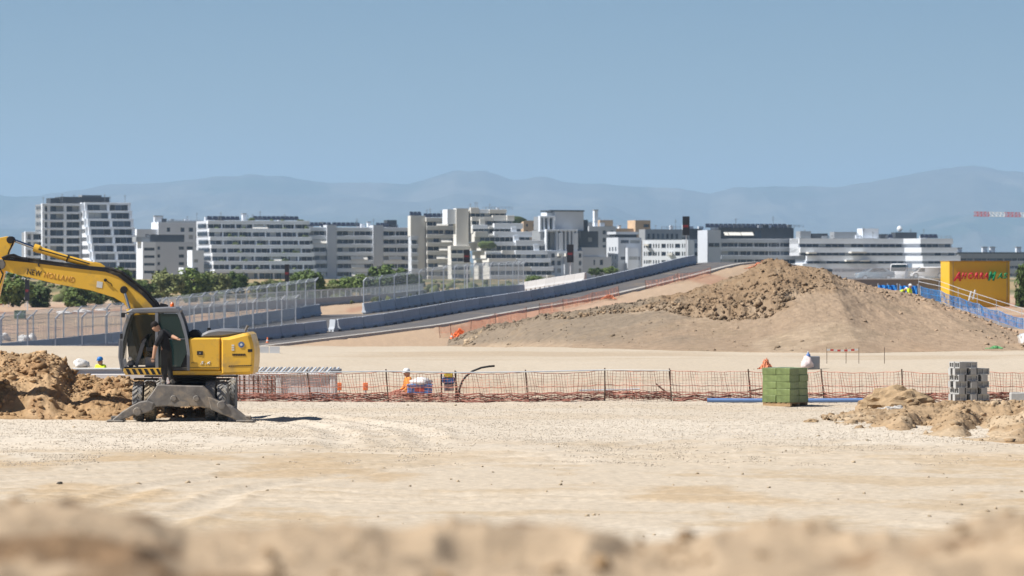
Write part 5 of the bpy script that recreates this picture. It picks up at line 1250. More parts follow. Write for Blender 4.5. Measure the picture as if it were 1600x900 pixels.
# the man on the outrigger, reaching into the cab
def w(px, py, y): return Vector(((px-270)/KE, y, (598-py)/KE))
J = {'pelvis':w(268,549,0.0),'waist':w(267.5,541,0.0),'chest':w(264,526,0.0),'neck':w(257,515.5,-0.02),'head0':w(252.5,511,-0.02),'head1':w(249.5,506.5,-0.02),
     'shL':w(263,520,-0.18),'elL':w(252.5,538,-0.24),'wrL':w(249.5,555,-0.25),'shR':w(264,519,0.18),'elR':w(277,524.5,0.14),'wrR':w(285,527,-0.10),
     'hipL':w(266,553,-0.09),'knL':w(265.5,575,-0.13),'anL':w(265.5,592,-0.12),'toeL':w(261,596,-0.16),'hipR':w(270,553,0.09),'knR':w(272,574,0.12),'anR':w(275,592,0.08),'toeR':w(281,596,0.02)}
J['face'] = Vector((-0.85,0.25,-0.45))
person('man in black t-shirt and trousers standing on the outrigger beside the cab', (EX.location.x+(270-290)/KE, DE-1.62, exz+(655-598.2)/KE), J, m_tee, m_trous, m_hair, 'hair')
def stand(bend=0.0, arm=0.0, kneel=False):
    c, s_ = math.cos(bend), math.sin(bend); P = lambda x, y, z: Vector((x*c-(z-0.95)*s_, y, 0.95+(z-0.95)*c+x*s_))
    return {'pelvis':Vector((0,0,0.95)),'waist':P(0,0,1.10),'chest':P(0,0,1.32),'neck':P(-0.01,0,1.50),'head0':P(-0.03,0,1.60),'head1':P(-0.035,0,1.68),
     'shL':P(0,-0.19,1.42),'elL':P(-0.05-0.1*arm,-0.24,1.15),'wrL':P(-0.12-0.3*arm,-0.20,0.95+0.2*arm),'shR':P(0,0.19,1.42),'elR':P(-0.05-0.1*arm,0.24,1.15),'wrR':P(-0.12-0.3*arm,0.20,0.95+0.2*arm),
     'hipL':Vector((0,-0.09,0.90)),'knL':Vector((-0.04,-0.11,0.50)),'anL':Vector((0.0,-0.11,0.09)),'toeL':Vector((-0.15,-0.13,0.04)),'hipR':Vector((0,0.09,0.90)),'knR':Vector((-0.02,0.11,0.50)),'anR':Vector((0.06,0.11,0.09)),'toeR':Vector((-0.08,0.13,0.04)),'face':Vector((-1,0,-0.2))}
def stand_at(px, py_top, d, h=1.78): p = at(px, py_top, d); return (p.x, p.y, p.z-h)
person('worker in yellow hi-vis vest and blue helmet behind the left dirt pile', stand_at(158,558.5,152), stand(0.05,0.3), m_hivy, m_navy, m_helb, rz=R(60), sleeve='long', group='site workers')
person('worker in orange vest and white helmet behind the blue crate', stand_at(640,576.5,136), stand(0.1,0.5), m_hivo, m_navy, m_helw, rz=R(20), sleeve='long', group='site workers')
person('upright worker in yellow vest on the right shoulder of the mound', stand_at(1420,444,262), stand(0.12,0.2), m_hivy, m_navy, m_helw, rz=R(150), sleeve='long', group='site workers')
person('bending worker in yellow vest among tools left of the upright one', stand_at(1402,447,262,1.55), stand(0.95,0.6), m_hivy, m_navy, m_helw, rz=R(170), sleeve='long', group='site workers')

# ------------------------------------------------------------------ trees and bushes
m_leaf = [mat('leaves_mid', (0.135,0.185,0.050), 0.75, var=0.45, scale=1.2, spec=0.2, jitter=0.18), mat('leaves_dark', (0.085,0.125,0.036), 0.75, var=0.45, scale=1.2, spec=0.2, jitter=0.18), mat('leaves_olive', (0.18,0.20,0.08), 0.8, var=0.4, scale=1.2, spec=0.15, jitter=0.15)]
m_bark = mat('bark', (0.11,0.08,0.055), 0.95, var=0.3, scale=4)
def crown_mesh(seed, material, nl=2600, low=0.12, leaf=0.045):
    g = np.random.default_rng(seed); nc = 34
    # lobes in an uneven egg, leaves gathered round each lobe
    c = g.normal(0, 1, (nc,3)); c /= np.linalg.norm(c, axis=1)[:,None]; c *= g.uniform(0.35,1.0,(nc,1))**0.6
    c[:,0] *= 0.36*g.uniform(0.8,1.15); c[:,1] *= 0.36; c[:,2] = low+0.28+ (0.60-low*0.5)*(c[:,2]*0.62+0.12)
    r_ = g.uniform(0.055,0.165,nc); k = g.integers(0, nc, nl)
    d = g.normal(0,1,(nl,3)); d /= np.linalg.norm(d,axis=1)[:,None]
    P = c[k]+d*(r_[k]*g.uniform(0.55,1.12,nl))[:,None]; P[:,2] = np.maximum(P[:,2], 0.01)
    n_ = d+g.normal(0,0.55,(nl,3))+np.array((0,0,0.35)); n_ /= np.linalg.norm(n_,axis=1)[:,None]
    a = np.cross(n_, g.normal(0,1,(nl,3))); a /= np.linalg.norm(a,axis=1)[:,None]; b = np.cross(n_, a)
    s_ = leaf*g.uniform(0.5,1.25,(nl,1)); V = np.stack([P-a*s_, P-b*s_*0.55, P+a*s_, P+b*s_*0.55], 1).reshape(-1,3)
    me = bpy.data.meshes.new('crown'); me.vertices.add(nl*4); me.vertices.foreach_set('co', V.astype(np.float32).ravel())
    me.loops.add(nl*4); me.loops.foreach_set('vertex_index', np.arange(nl*4, dtype=np.int32)); me.polygons.add(nl); me.polygons.foreach_set('loop_start', (np.arange(nl)*4).astype(np.int32))
    me.update(calc_edges=True); me.materials.append(material); return me, c
def trunk_mesh(c, seed, low):
    mb = MB(); g = random.Random(seed); mb.tube([(0,0,-0.03),(0.01,0,low*0.6),(0,0.01,low+0.12),(0.01,0,0.5)], [0.028,0.022,0.017,0.008], 7)
    for i in range(0, len(c), 3):
        z0 = g.uniform(low*0.8, 0.42); p = Vector(c[i]); mb.tube([(0,0,z0), (p.x*0.45, p.y*0.45, z0+(p.z-z0)*0.6), tuple(p)], [0.012,0.008,0.003], 5)
    return mb.mesh('trunk', m_bark)
PROTO = []
for i in range(6):
    low = (0.10,0.02,0.14,0.02,0.08,0.05)[i]; cm, c = crown_mesh(40+i, m_leaf[i % 3], 3600, low, 0.046); PROTO.append((cm, trunk_mesh(c, i, low)))
def tree(px, pyb, pyt, wpx, kind, label, d=None, name='tree', group='trees below the town', cat='tree'):
    p = hit(px, pyb, 470) if d is None else at(px, pyb, d)
    k = p.y/FPX; H = (EYE-(pyt-430)*k)-p.z; W = wpx*k
    t = thing(name, label, cat, p, rnd.uniform(0,6.28), group); t.scale = (W/0.78, W/0.78, H/0.76)
    link('trunk', PROTO[kind][1], t); link('crown', PROTO[kind][0], t)
T_ = [(20,482,428,66,0,'leafy green tree at the left edge under the boom'),(62,481,444,42,1,'dark bush right of the leftmost tree'),(125,480,448,52,3,'bushy tree below the lettering of the boom'),(150,479,452,40,0,'small green tree right of the bush below the boom lettering'),
      (186,476,414,54,1,'taller dark tree just left of the boom bend'),(222,474,440,44,4,'round green tree behind the boom bend'),(262,470,428,52,2,'olive green tree right above the cab'),(303,468,421,62,0,'broad green tree in front of the low pale house'),
      (338,466,428,46,2,'olive bush right of the broad green tree'),(368,464,427,40,4,'small tree left of the slim panel'),(412,466,440,52,5,'low olive bush left of the slim dark panel'),(483,470,419,62,1,'dark tree right of the slim electronic panel'),(462,468,432,34,0,'small green tree tucked beside the slim electronic panel'),
      (536,464,436,44,3,'low green bush between the two dark trees'),(562,462,430,46,0,'green tree left of the big dark tree'),(607,462,411,66,1,'big dark tree before the banded block'),(645,458,430,34,4,'small tree right of the big dark tree'),
      (438,462,446,30,2,'low pale bush at the foot of the slim panel'),(515,468,446,34,2,'pale bush right of the dark tree by the panel')]
for a in T_: tree(*a)
for (px, pyb, pyt, w_, kd, lb) in ((838,446,431,34,0,'small green bush right of the curved fence'),(931,432,419,24,4,'small bush above the ramp barrier, left of a pair'),(953,430,417,26,0,'small bush above the ramp barrier, right of a pair'),(258,446,420,9,3,'slim round tree before the grey wall of the white house block')):
    tree(px, pyb, pyt, w_, kd, lb, 900, 'bush', 'bushes before the town', 'bush')
tree(1608, 505, 403, 46, 1, 'dark tree at the right edge beside the yellow wall', 415)
tree(1665, 505, 410, 70, 0, 'second green tree beyond the right edge of the yellow wall', 412)
# dry grass tufts and scrub between the trees
g = np.random.default_rng(17); n = 520; dd = g.uniform(560, 1050, n); xx = g.uniform(-0.15, 0.0, n)*dd; zz = height(xx, dd, False)
scr = clod_cloud('scrub', np.stack([xx, dd, zz+0.3], -1), g.uniform(0.3,1.5,n), np.array((0.10,0.115,0.045))*g.uniform(0.6,1.5,(n,1)), m_dirt, None, seed=21)
scr['label'] = 'dry scrub between the trees on the slope'; scr['category'] = 'scrub'

# ------------------------------------------------------------------ red mesh fence along the pad
m_rmesh = mat('faded_red_mesh', (0.56,0.25,0.18), 0.8, var=0.3, scale=1.2, dirt=(0.55,0.38,0.31), dirt_amt=0.35, dirt_scale=0.7)
m_omesh = mat('orange_mesh', (0.85,0.20,0.06), 0.8, var=0.2, scale=1.0)
m_muddy = mat('muddy_red_net', (0.31,0.135,0.10), 0.9, var=0.3, scale=1.5)
m_onet = mat('faded_orange_net', (0.72,0.28,0.15), 0.8, var=0.25, scale=1.0)
m_rebar = mat('rusty_rebar', (0.11,0.075,0.055), 0.8, var=0.3, scale=5)
m_wbar = mat('white_tube', (0.62,0.62,0.60), 0.6, var=0.1)
def mesh_fence(name, label, pts, hs, leans, post_m, mesh_m, gx=0.095, rows_=(1.0,0.53,0.30), gather=True, r_=0.0085, top_pipe=None, post_r=0.022, sag=0.06, seed=3, fine=0.1, rr=0.011):
    g = random.Random(seed); base = pts[0]; t = thing(name, label, 'fence', base)
    tops = []
    for p, h, l in zip(pts, hs, leans):
        q0 = p-base; q1 = q0+Vector((l, 0.05*l, h)); MB().tube([q0+Vector((0,0,-0.3)), q1+Vector((l*0.06,0,0.07))], post_r, 6).build('post', post_m, t); tops.append(q1)
    for i in range(len(pts)-1):
        a0 = pts[i]-base; b0 = pts[i+1]-base; a1 = tops[i]; b1 = tops[i+1]; L_ = (b0-a0).length; n_ = max(3, int(L_/gx)); mb = MB(); sg = sag*g.uniform(0.4,1.5); ph = g.uniform(0,6)
        def S(u, v): # point of the sagging net
            p = a0.lerp(b0, u).lerp(a1.lerp(b1, u), v); s4 = 4*u*(1-u)
            return p+Vector((0.03*math.sin(u*17+ph+v*3), 0.06*math.sin(u*9+ph)*(1-v)+0.03*math.sin(u*31+v*9), -sg*s4*v+0.012*math.sin(u*23+ph)))
        for j in range(n_+1):
            u = (j+g.uniform(-0.2,0.2))/n_; u = min(1, max(0, u)); mb.tube([S(u, 0.02), S(u+0.004*math.sin(j), 0.35), S(u-0.004*math.cos(j*2), 0.7), S(u, 1.0)], r_*g.uniform(0.7,1.3), 3, False)
        nv = int(1/fine)
        for k in range(nv+1):
            v = k/nv; mb.tube([S(m_/8.0, v) for m_ in range(9)], r_*0.62, 3, False)
        for v in rows_: mb.tube([S(m_/10.0, v) for m_ in range(11)], rr, 4, False)
        mb.cur = 1
        if gather:
            for k in range(20):
                v0 = g.uniform(0.0, 0.30); am = g.uniform(0.02,0.06); p_ = g.uniform(0,6); y0 = g.uniform(-0.12,0.1)
                mb.tube([S(m_/14.0, max(0.01, v0+am*math.sin(m_*1.1+p_)))+Vector((0, y0, 0)) for m_ in range(15)], g.uniform(0.008,0.016), 3, False)
        mb.build('net_panel', [mesh_m, m_muddy], t)
        if top_pipe and top_pipe[i]: MB().tube([a1+Vector((0,-0.03,0.0)), b1+Vector((0,-0.03,0.0))], 0.02, 6).build('top_tube', top_pipe[i], t)
    return t
fx = [240,372,487,608,717,826,945,1050,1174,1289,1411,1528,1640]; dF = 124.6
pts = [Vector(((p-800)*dF/FPX, dF, gz((p-800)*dF/FPX, dF))) for p in fx]
mesh_fence('red_mesh_fence', 'long sagging red net fence on thin leaning bars along the pad', pts, [0.98,0.96,0.95,1.0,0.97,0.98,1.0,1.0,0.97,0.98,1.0,0.98,1.0], [-0.05,-0.05,-0.14,-0.1,-0.12,-0.10,0.0,-0.08,-0.10,-0.12,-0.04,0,-0.1], m_rebar, m_rmesh,
           top_pipe=[None,m_galv,m_galv,m_galv,m_galv,m_galv,m_wbar,None,None,None,None,None])
# orange nets along the road shoulder
def net_on(pxs_, label, h, seed, d0=225):
    pp = [hit(a, b_, d0) for (a, b_) in pxs_]
    return mesh_fence('orange_net_fence', label, pp, [h]*len(pp), [rnd.uniform(-0.15,0.15) for _ in pp], m_rebar, m_onet, 0.13, (1.0,0.5), False, 0.0065, None, 0.025, 0.2, seed, 0.16, 0.010)
net_on([(688,528),(705,526),(735,519),(775,509),(822,498)], 'bright orange net fence at the low end of the road shoulder', 1.05, 5)
net_on([(842,492),(880,484),(925,474),(968,464)], 'faded orange net fence halfway up the road shoulder', 1.0, 8)
net_on([(1010,452),(1060,441),(1110,430)], 'thin orange net high on the road shoulder', 0.9, 9)
def crumple(label, c, size, m, seed, name='net_heap', cat='net'):
    g = random.Random(seed); mb = MB()
    for i in range(46):
        p = Vector((g.gauss(0,0.4)*size[0], g.gauss(0,0.35)*size[1], 0)); pts_ = []
        for k in range(6):
            p = p+Vector((g.uniform(-.35,.35)*size[0], g.uniform(-.3,.3)*size[1], 0)); r2 = (p.x/size[0])**2+(p.y/size[1])**2
            p.x *= 0.92; p.y *= 0.92; pts_.append(Vector((p.x, p.y, max(0.02, size[2]*g.uniform(0.1,1.0)*math.exp(-1.6*r2)))))
        mb.tube(pts_, g.uniform(0.012,0.035), 4, False)
        a, b_, c_ = pts_[0], pts_[2], pts_[4]; mb.add([a, b_, c_], [(0,1,2)])
    o = mb.build(name, m, None, False, c); tag(o, label, cat); return o
crumple('crumpled orange net heap at the foot of the road shoulder', hit(719,528,225), (0.8,0.7,0.9), m_omesh, 3)
crumple('crumpled orange net heap halfway up the shoulder', hit(951,468,230), (0.8,0.6,0.6), m_onet, 4)
crumple('faded orange net lying at the mound top', at(1192,412,232)+Vector((0,0,-0.3)), (0.9,0.8,0.5), m_onet, 5)
crumple('tuft of orange net behind the green pallet', at(1197,577,166), (0.28,0.25,0.50), m_onet, 6)
crumple('light green net scrap at the right foot of the mound', at(1556,545,206), (0.45,0.3,0.18), mat('green_net', (0.16,0.42,0.18), 0.8), 7)
crumple('dark red wire heap on the ground behind the net fence', at(625,618,136), (0.6,0.4,0.25), m_rmesh, 8)

# ------------------------------------------------------------------ pallets, blocks, pipes on the pad
m_wood = mat('pallet_wood', (0.36,0.24,0.13), 0.9, var=0.2, scale=4)
m_gwrap = mat('green_wrap', (0.175,0.225,0.085), 0.32, var=0.30, scale=5, spec=0.5, bump=0.012, bscale=9, jitter=0.16, dirt=(0.40,0.42,0.22), dirt_amt=0.12, dirt_scale=4)
def on(px, d): x = (px-800)*d/FPX; return Vector((x, d, gz(x, d)))
def pallet(parent, a, b):
    for y in (-b/2+0.06, 0, b/2-0.06): MB().box(-a/2, a/2, y-0.05, y+0.05, 0.0, 0.09).build('bearer', m_wood, parent)
    for i in range(6): x = -a/2+0.06+i*(a-0.12)/5; MB().box(x-0.055, x+0.055, -b/2, b/2, 0.0905, 0.112).build('deck_board', m_wood, parent)
t = thing('wrapped_pallet', 'pallet of packs in shiny green plastic before the net fence', 'pallet', on(1227,120.2), R(-37)); pallet(t, 1.02, 1.02)
g = random.Random(4)
for k in range(5):
    for i in range(2):
        for j in range(2):
            o_ = MB().bbox(-0.258,0.258,-0.258,0.258,-0.109,0.109,0.012).build('pack', m_gwrap, t); o_.location = ((i-0.5)*0.515+g.uniform(-.012,.012), (j-0.5)*0.515+g.uniform(-.012,.012), 0.222+k*0.216); o_.rotation_euler = (g.uniform(-.02,.02), g.uniform(-.02,.02), g.uniform(-.03,.03))
m_block = mat('cement_block', (0.40,0.395,0.38), 0.95, var=0.14, scale=5, bump=0.006, bscale=30, jitter=0.12)
def hollow_block(L_=0.40, H=0.20, W=0.20, m=None):
    """two-hole block lying on its side, holes face the ends (y)"""
    mb = MB(); w_ = 0.035
    mb.box(-L_/2, L_/2, -W/2, W/2, -H/2, -H/2+w_); mb.box(-L_/2, L_/2, -W/2, W/2, H/2-w_, H/2)
    for x in (-L_/2+w_/2, 0, L_/2-w_/2): mb.box(x-w_/2, x+w_/2, -W/2+0.001, W/2-0.001, -H/2+w_, H/2-w_)
    mb.box(-L_/2+w_, L_/2-w_, -W/2+0.05, -W/2+0.10, -H/2+w_, H/2-w_)
    return mb.mesh('block', m or m_block)
ME_HB = hollow_block(); t = thing('block_stack', 'tall stack of hollow grey cement blocks at the right end of the pad', 'block stack', on(1511,122.3), R(16)); pallet(t, 1.16, 1.0)
g = random.Random(9)
for k in range(6):
    row = 3 if k < 5 else 2
    for i in range(row):
        for j in range(2):
            o_ = link('block', ME_HB, t); turn = (k+i) % 2
            o_.location = (-0.38+0.385*i+g.uniform(-.02,.02), -0.30+0.40*j+g.uniform(-.03,.02), 0.222+k*0.205); o_.rotation_euler = (0, 0, R(90)*turn+g.uniform(-.05,.05))
o = MB().bbox(-0.3,0.75,-0.2,0.2,0,0.36,0.02).build('kerb_block', m_block, None, False, on(1593,122)); tag(o, 'solid grey concrete block at the right edge beyond the block stack', 'block')
m_bpipe = mat('blue_plastic_pipe', (0.14,0.24,0.46), 0.4, var=0.08, scale=2, spec=0.4)
a = on(1105,123.4); b_ = on(1348,123.4); zz_ = max(a.z, b_.z)+0.07
mb = MB().tube([(a.x,a.y,zz_),((a.x+b_.x)/2,a.y-0.1,zz_-0.01),(b_.x,b_.y,zz_)], 0.068, 14, False); mb.tube([(a.x,a.y,zz_),((a.x+b_.x)/2,a.y-0.1,zz_-0.01),(b_.x,b_.y,zz_)], 0.058, 14, False)
o = mb.build('blue_pipe', m_bpipe, None, True); tag(o, 'long blue plastic pipe lying at the foot of the net fence', 'pipe')
# formwork of a small concrete chamber behind the fence
m_form = mat('white_form_panel', (0.66,0.63,0.61), 0.7, var=0.08, scale=1.2, dirt=(0.48,0.42,0.36), dirt_amt=0.2, dirt_scale=1.0)
dG = 135.0; fb = Vector(((445-800)*dG/FPX, dG, gz((445-800)*dG/FPX, dG))); kG = FPX/dG
t = thing('formwork', 'white formwork box with ribbed steel deck behind the net fence', 'formwork', fb)
def fq(px, py): return ((px-445)/kG, EYE-(py-430)/kG-fb.z)
def fbx(n_, x0, x1, y0, y1, d0, d1, m): a = fq(x0, y1); c = fq(x1, y0); return MB().bbox(a[0], c[0], d0, d1, a[1], c[1], 0.015).build(n_, m, t)
zb = 640
fbx('panel', 441, 515, 585.5, zb, 0, 0.12, m_form); fbx('end_panel', 516, 524, 585.5, zb, -0.05, 1.6, m_form); fbx('corner_post', 432, 440, 585, zb, -0.06, 0.14, m_wbar)
fbx('rear_panel', 360, 515, 588, zb, 1.5, 1.6, m_form); fbx('top_beam', 350, 526, 583.2, 586.4, -0.08, 0.1, m_form)
for i in range(9): fbx('upright', 366+7.2*i, 368.4+7.2*i, 587, zb, 0.02, 0.08, m_form if i % 3 == 0 else m_rebar)
for q_ in (594,601,608): fbx('brace', 364, 430, q_, q_+1.2, 0.09, 0.12, m_rmesh)
for i in range(26): 
    p0 = fq(372+6.0*i, 583); MB().bar((p0[0], 0.0, p0[1]+0.02), (p0[0]+0.10, 1.5, p0[1]+0.16), 0.055, 0.05).build('deck_rib', m_galv if i % 2 else m_exgl, t)
fbx('deck_edge', 516, 531, 577.5, 585, 0.0, 1.5, m_exg)
crumple('red orange net heap inside the formwork', fb+Vector((fq(412,0)[0],0.4,0.15)), (0.55,0.3,0.65), mat('red_net', (0.75,0.07,0.03), 0.8), 12)
# white slab wall left of the excavator
dW = 146.0; wz = gz((155-800)*dW/FPX, dW)
t = thing('concrete_channel', 'long white concrete channel wall behind the left dirt pile', 'wall', Vector(((155-800)*dW/FPX, dW, wz))); kW = FPX/dW
def wbx(n_, x0, x1, y0, y1, d0, d1, m): return MB().bbox((x0-155)/kW, (x1-155)/kW, d0, d1, EYE-(y1-430)/kW-wz, EYE-(y0-430)/kW-wz, 0.02).build(n_, m, t)
wbx('wall', 122, 300, 584.5, 640, 0, 0.25, m_form); wbx('wall', 110, 300, 577, 640, 0.9, 1.15, m_form); wbx('coping', 108, 300, 576, 579, 0.85, 1.25, m_wbar); wbx('end_block', 106, 116, 579, 640, 0.5, 1.2, m_conc_light)
# crate, bag, generator, hose
m_bcr = mat('blue_crate_plastic', (0.10,0.20,0.45), 0.5, var=0.1); m_sack = mat('white_sack', (0.70,0.69,0.67), 0.85, var=0.08, bump=0.02, bscale=6)
dB = 131.5; cz = EYE-(616-430)*dB/FPX; t = thing('blue_crate', 'blue crate with red print under a white sack behind the fence', 'crate', ((656-800)*dB/FPX, dB, cz))
MB().bbox(-0.42,0.42,-0.3,0.3,0,0.33,0.03).build('box', m_bcr, t); MB().bbox(-0.45,0.45,-0.33,0.33,0.30,0.345,0.012).build('rim', m_bcr, t)
for x in (-0.3,0.3): MB().bbox(x-0.03,x+0.03,-0.315,-0.29,0.02,0.30,0.006).build('rib', m_bcr, t)
MB().box(-0.16,0.16,-0.306,-0.298,0.10,0.22).build('print', mat('red_print', (0.5,0.08,0.06), 0.6), t)
for x in (-0.35,0.35): MB().box(x-0.06,x+0.06,-0.25,0.25,-0.5,0.0).build('leg', m_wood, t)
def sack(label, c, size, m, seed, name='sack', cat='sack'):
    import bmesh
    bm = bmesh.new(); bmesh.ops.create_icosphere(bm, subdivisions=3, radius=1); off = seed*7.3
    for v in bm.verts:
        n_ = v.co.normalized(); k = 1+0.45*float(fbm(np.array([n_.x*1.8+off+n_.z]), np.array([n_.y*1.8+n_.z*1.6]), 3, seed)[0])
        v.co = Vector((n_.x*size[0]*k, n_.y*size[1]*k, max(-0.5, n_.z)*size[2]*k))
    me = bpy.data.meshes.new(name); bm.to_mesh(me); bm.free(); me.materials.append(m); o = link(name, me, None, c)
    me.polygons.foreach_set('use_smooth', [True]*len(me.polygons)); tag(o, label, cat); return o
sack('white sack lying on the blue crate', Vector(((656-800)*dB/FPX, dB, cz+0.42)), (0.40,0.3,0.16), m_sack, 3)
sack('white plastic sack beyond the left dirt pile', at(126,569,172), (0.32,0.3,0.26), m_sack, 5)
sack('small white sack right of the larger one, beyond the dirt pile', at(135,570,173), (0.16,0.2,0.15), m_sack, 6)
t = thing('generator', 'blue and yellow generator on a frame behind the fence', 'generator', ((701-800)*134/FPX, 134, EYE-(612-430)*134/FPX))
MB().bbox(-0.22,0.22,-0.2,0.2,0.30,0.50,0.03).build('tank', mat('generator_blue', (0.04,0.12,0.32), 0.5), t); MB().bbox(-0.15,0.15,-0.21,0.15,0.50,0.66,0.03).build('engine', mat('generator_yellow', (0.62,0.48,0.05), 0.5), t); MB().bbox(-0.16,0.18,-0.16,0.16,0.02,0.295,0.02).build('alternator', m_exgl, t)
for x in (-0.25,0.25): MB().tube([(x,-0.22,-0.4),(x,-0.22,0.70),(x,0.22,0.70),(x,0.22,-0.4)], 0.022, 6).build('frame', m_exk, t)
ap = [(716,622),(718,608),(722,596),(728,588),(738,580),(752,574.5),(764,572.5),(773,571.8)]
mb = MB().tube([at(a, b_, 136) for a, b_ in ap], 0.036, 8); o = mb.build('bent_pipe', m_exk, None, True); tag(o, 'dark bent pipe arching up behind the fence', 'pipe')
for px in (530,571):
    t = thing('orange_marker', 'small orange marker post behind the fence, %s' % ('near the formwork' if px == 530 else 'left of the leaning bar'), 'marker', ((px-800)*140/FPX, 140, gz((px-800)*140/FPX, 140))); h = EYE-(598-430)*140/FPX-t.location.z
    MB().bbox(-0.09,0.09,-0.05,0.05,h-0.28,h,0.02).build('head', m_omesh, t); MB().bar((0,0,0),(0,0,h-0.2),0.05).build('post', m_wbar, t)
# planks and pipes in the trench beyond the fence
for i, (p0, p1, y0, y1, d_, lb) in enumerate(((1168,1240,612,596,138,'thin brown plank leaning behind the fence left of the green pallet'),(1025,1050,600,620,137,'thin dark rod leaning behind the middle of the fence'),(905,1000,610,608,140,'grey pipe lying in the trench behind the fence'))):
    o = MB().tube([at(p0,y0,d_), at(p1,y1,d_)], 0.03, 6).build('rod', m_rebar if i < 2 else m_galv); tag(o, lb, 'rod')
# bags and grey box on the plateau, tape posts
t0 = 167.0
o = MB().bbox(-0.26,0.26,-0.25,0.25,0,0.56,0.02).build('grey_box', m_exgl, None, False, on(1271,t0)); tag(o, 'grey cabinet behind the white bag above the green pallet', 'box')
sack('white bag with pink print on the plateau above the green pallet', on(1261,t0-0.6)+Vector((0,0,0.25)), (0.26,0.25,0.30), mat('printed_bag', (0.66,0.56,0.55), 0.8, var=0.3, scale=6), 9)
t = thing('water_bottle', 'blue water bottle standing on the white bag', 'bottle', on(1263,t0-0.6)+Vector((0,0,0.50))); MB().lathe([(0.0,0),(0.09,0),(0.095,0.1),(0.09,0.15),(0.04,0.2),(0.04,0.24),(0.0,0.245)], (0,0,0), 'z', 12).build('body', m_bcr, t, True); MB().lathe([(0.0,0.246),(0.045,0.246),(0.045,0.28),(0.0,0.28)], (0,0,0), 'z', 10).build('cap', m_wbar, t)
t = thing('tape_barrier', 'thin posts with red and white tape on the plateau right of the bag', 'barrier', on(1318,176)); kt = 176/FPX
for i, px in enumerate((1292,1322,1342,1382)): MB().bar(((px-1318)*kt,0,0),((px-1318)*kt,0,0.75),0.025).build('post', m_rebar, t)
for i in range(9): MB().box((1292+5.4*i-1318)*kt, (1292+5.4*(i+1)-1318)*kt-0.002, -0.02, -0.012, 0.60-0.04*math.sin(i*0.4), 0.68-0.04*math.sin(i*0.4)).build('tape', m_cred if i % 2 else m_wbar, t)
# low concrete piece and cone near the road, left
p = hit(421,552,150); t = thing('low_barrier', 'low pale concrete block row right of the excavator', 'barrier', p, R(3)); k = p.y/FPX
for i in range(2): MB().prism([(-0.25,0),(0.25,0),(0.2,0.12),(0.12,0.36),(-0.12,0.36),(-0.2,0.12)], (-17+17*i)*k+0.01, (-1+17*i)*k, 'x').build('block', m_conc_light, t)
def cone(px, py, label, d0):
    t = thing('traffic_cone', label, 'cone', hit(px, py, d0), 0, 'cones along the road'); t.location.z += 0.02
    MB().lathe([(0.15,0.03),(0.13,0.06),(0.09,0.26),(0.03,0.52),(0.0,0.53)], (0,0,0), 'z', 12).build('cone', m_omesh, t); MB().box(-0.19,0.19,-0.19,0.19,0,0.03).build('base', m_omesh, t); MB().lathe([(0.113,0.17),(0.084,0.31),(0.0,0.31)], (0,0,0), 'z', 12).build('band', m_wbar, t)
cone(418,538,'traffic cone at the road edge above the low concrete blocks',260); cone(706,530,'traffic cone beside the crumpled orange net',225)

# ------------------------------------------------------------------ left background: works compound
m_red = mat('red_paint', (0.42,0.02,0.02), 0.6, var=0.1); m_green = mat('green_box', (0.10,0.17,0.10), 0.7, var=0.1)
p = hit(0,476,420); k = p.y/FPX; t = thing('red_container', 'red site container cut by the left edge below the arm', 'container', p, R(6))
MB().bbox(-40*k,4*k,0,2.5,0,32*k,0.05).build('box', m_red, t)
for i in range(9): MB().box((-38+4.6*i)*k,(-36+4.6*i)*k,-0.05,0.0,0.1,31*k).build('rib', m_red, t)
p = hit(35,480,420); k = p.y/FPX; t = thing('scaffold_stair', 'grey scaffold walkway with rails behind the leaning arm', 'scaffold', p)
for i in range(8): MB().bar(((-30+8.5*i)*k,0,0),((-30+8.5*i)*k,0,(24-1.4*i)*k),0.10).build('upright', m_galv, t)
for z in (24,17,10): MB().bar((-30*k,0,z*k),(30*k,0,(z-9.8*z/24)*k),0.09).build('rail', m_galv, t)
for (x, z) in ((-28,20),(4,14)): MB().bbox((x-2)*k,(x+2)*k,-0.12,-0.06,(z-4)*k,(z+5)*k,0.02).build('notice', m_wbar, t)
p = hit(30,498,400); k = p.y/FPX; t = thing('site_box', 'green metal site box behind the left fence', 'box', p)
MB().bbox(-8*k,8*k,0,1.5,0,12*k,0.04).build('box', m_green, t); MB().box(-8.4*k,8.4*k,-0.05,1.55,12*k+0.004,13*k).build('lid', m_green, t)
for i, (px, py, sx) in enumerate(((36,535,0.55),(50,533,0.4),(6,533,0.5),(100,492,1.0),(130,490,1.2),(160,487,0.9))):
    sack(('white bulk bag behind the far left fence posts','smaller white bulk bag right of the first','grey bulk bag at the left edge behind the fence','pale sheeting heap below the boom, left one','pale sheeting heap below the boom, middle one','pale sheeting heap below the boom, right one')[i], hit(px, py, 345)+Vector((0,0,0.2)), (sx,0.6,0.5 if i < 3 else 0.3), m_sack, 20+i, 'bulk_bag', 'bag')
for (px, py, h, w_, m, lb) in ((629,464,11,14,m_bcr,'blue hoarding panel with white sheet beyond the curved fence, left one'),(650,463,10,16,m_bcr,'blue hoarding panel beyond the curved fence, right one')):
    p = hit(px, py, 400); k = p.y/FPX; t = thing('hoarding', lb, 'hoarding', p); MB().bbox(-w_/2*k,w_/2*k,0,0.1,0.1,h*k,0.02).build('panel', m, t); MB().box(-w_/4*k,0,-0.02,-0.004,0.3,h*k*0.8).build('sheet', m_wbar if px < 640 else m_cred, t)
    for x in (-w_/2*k,w_/2*k): MB().bar((x,0.15,0),(x,0.15,h*k),0.08).build('post', m_galv, t)

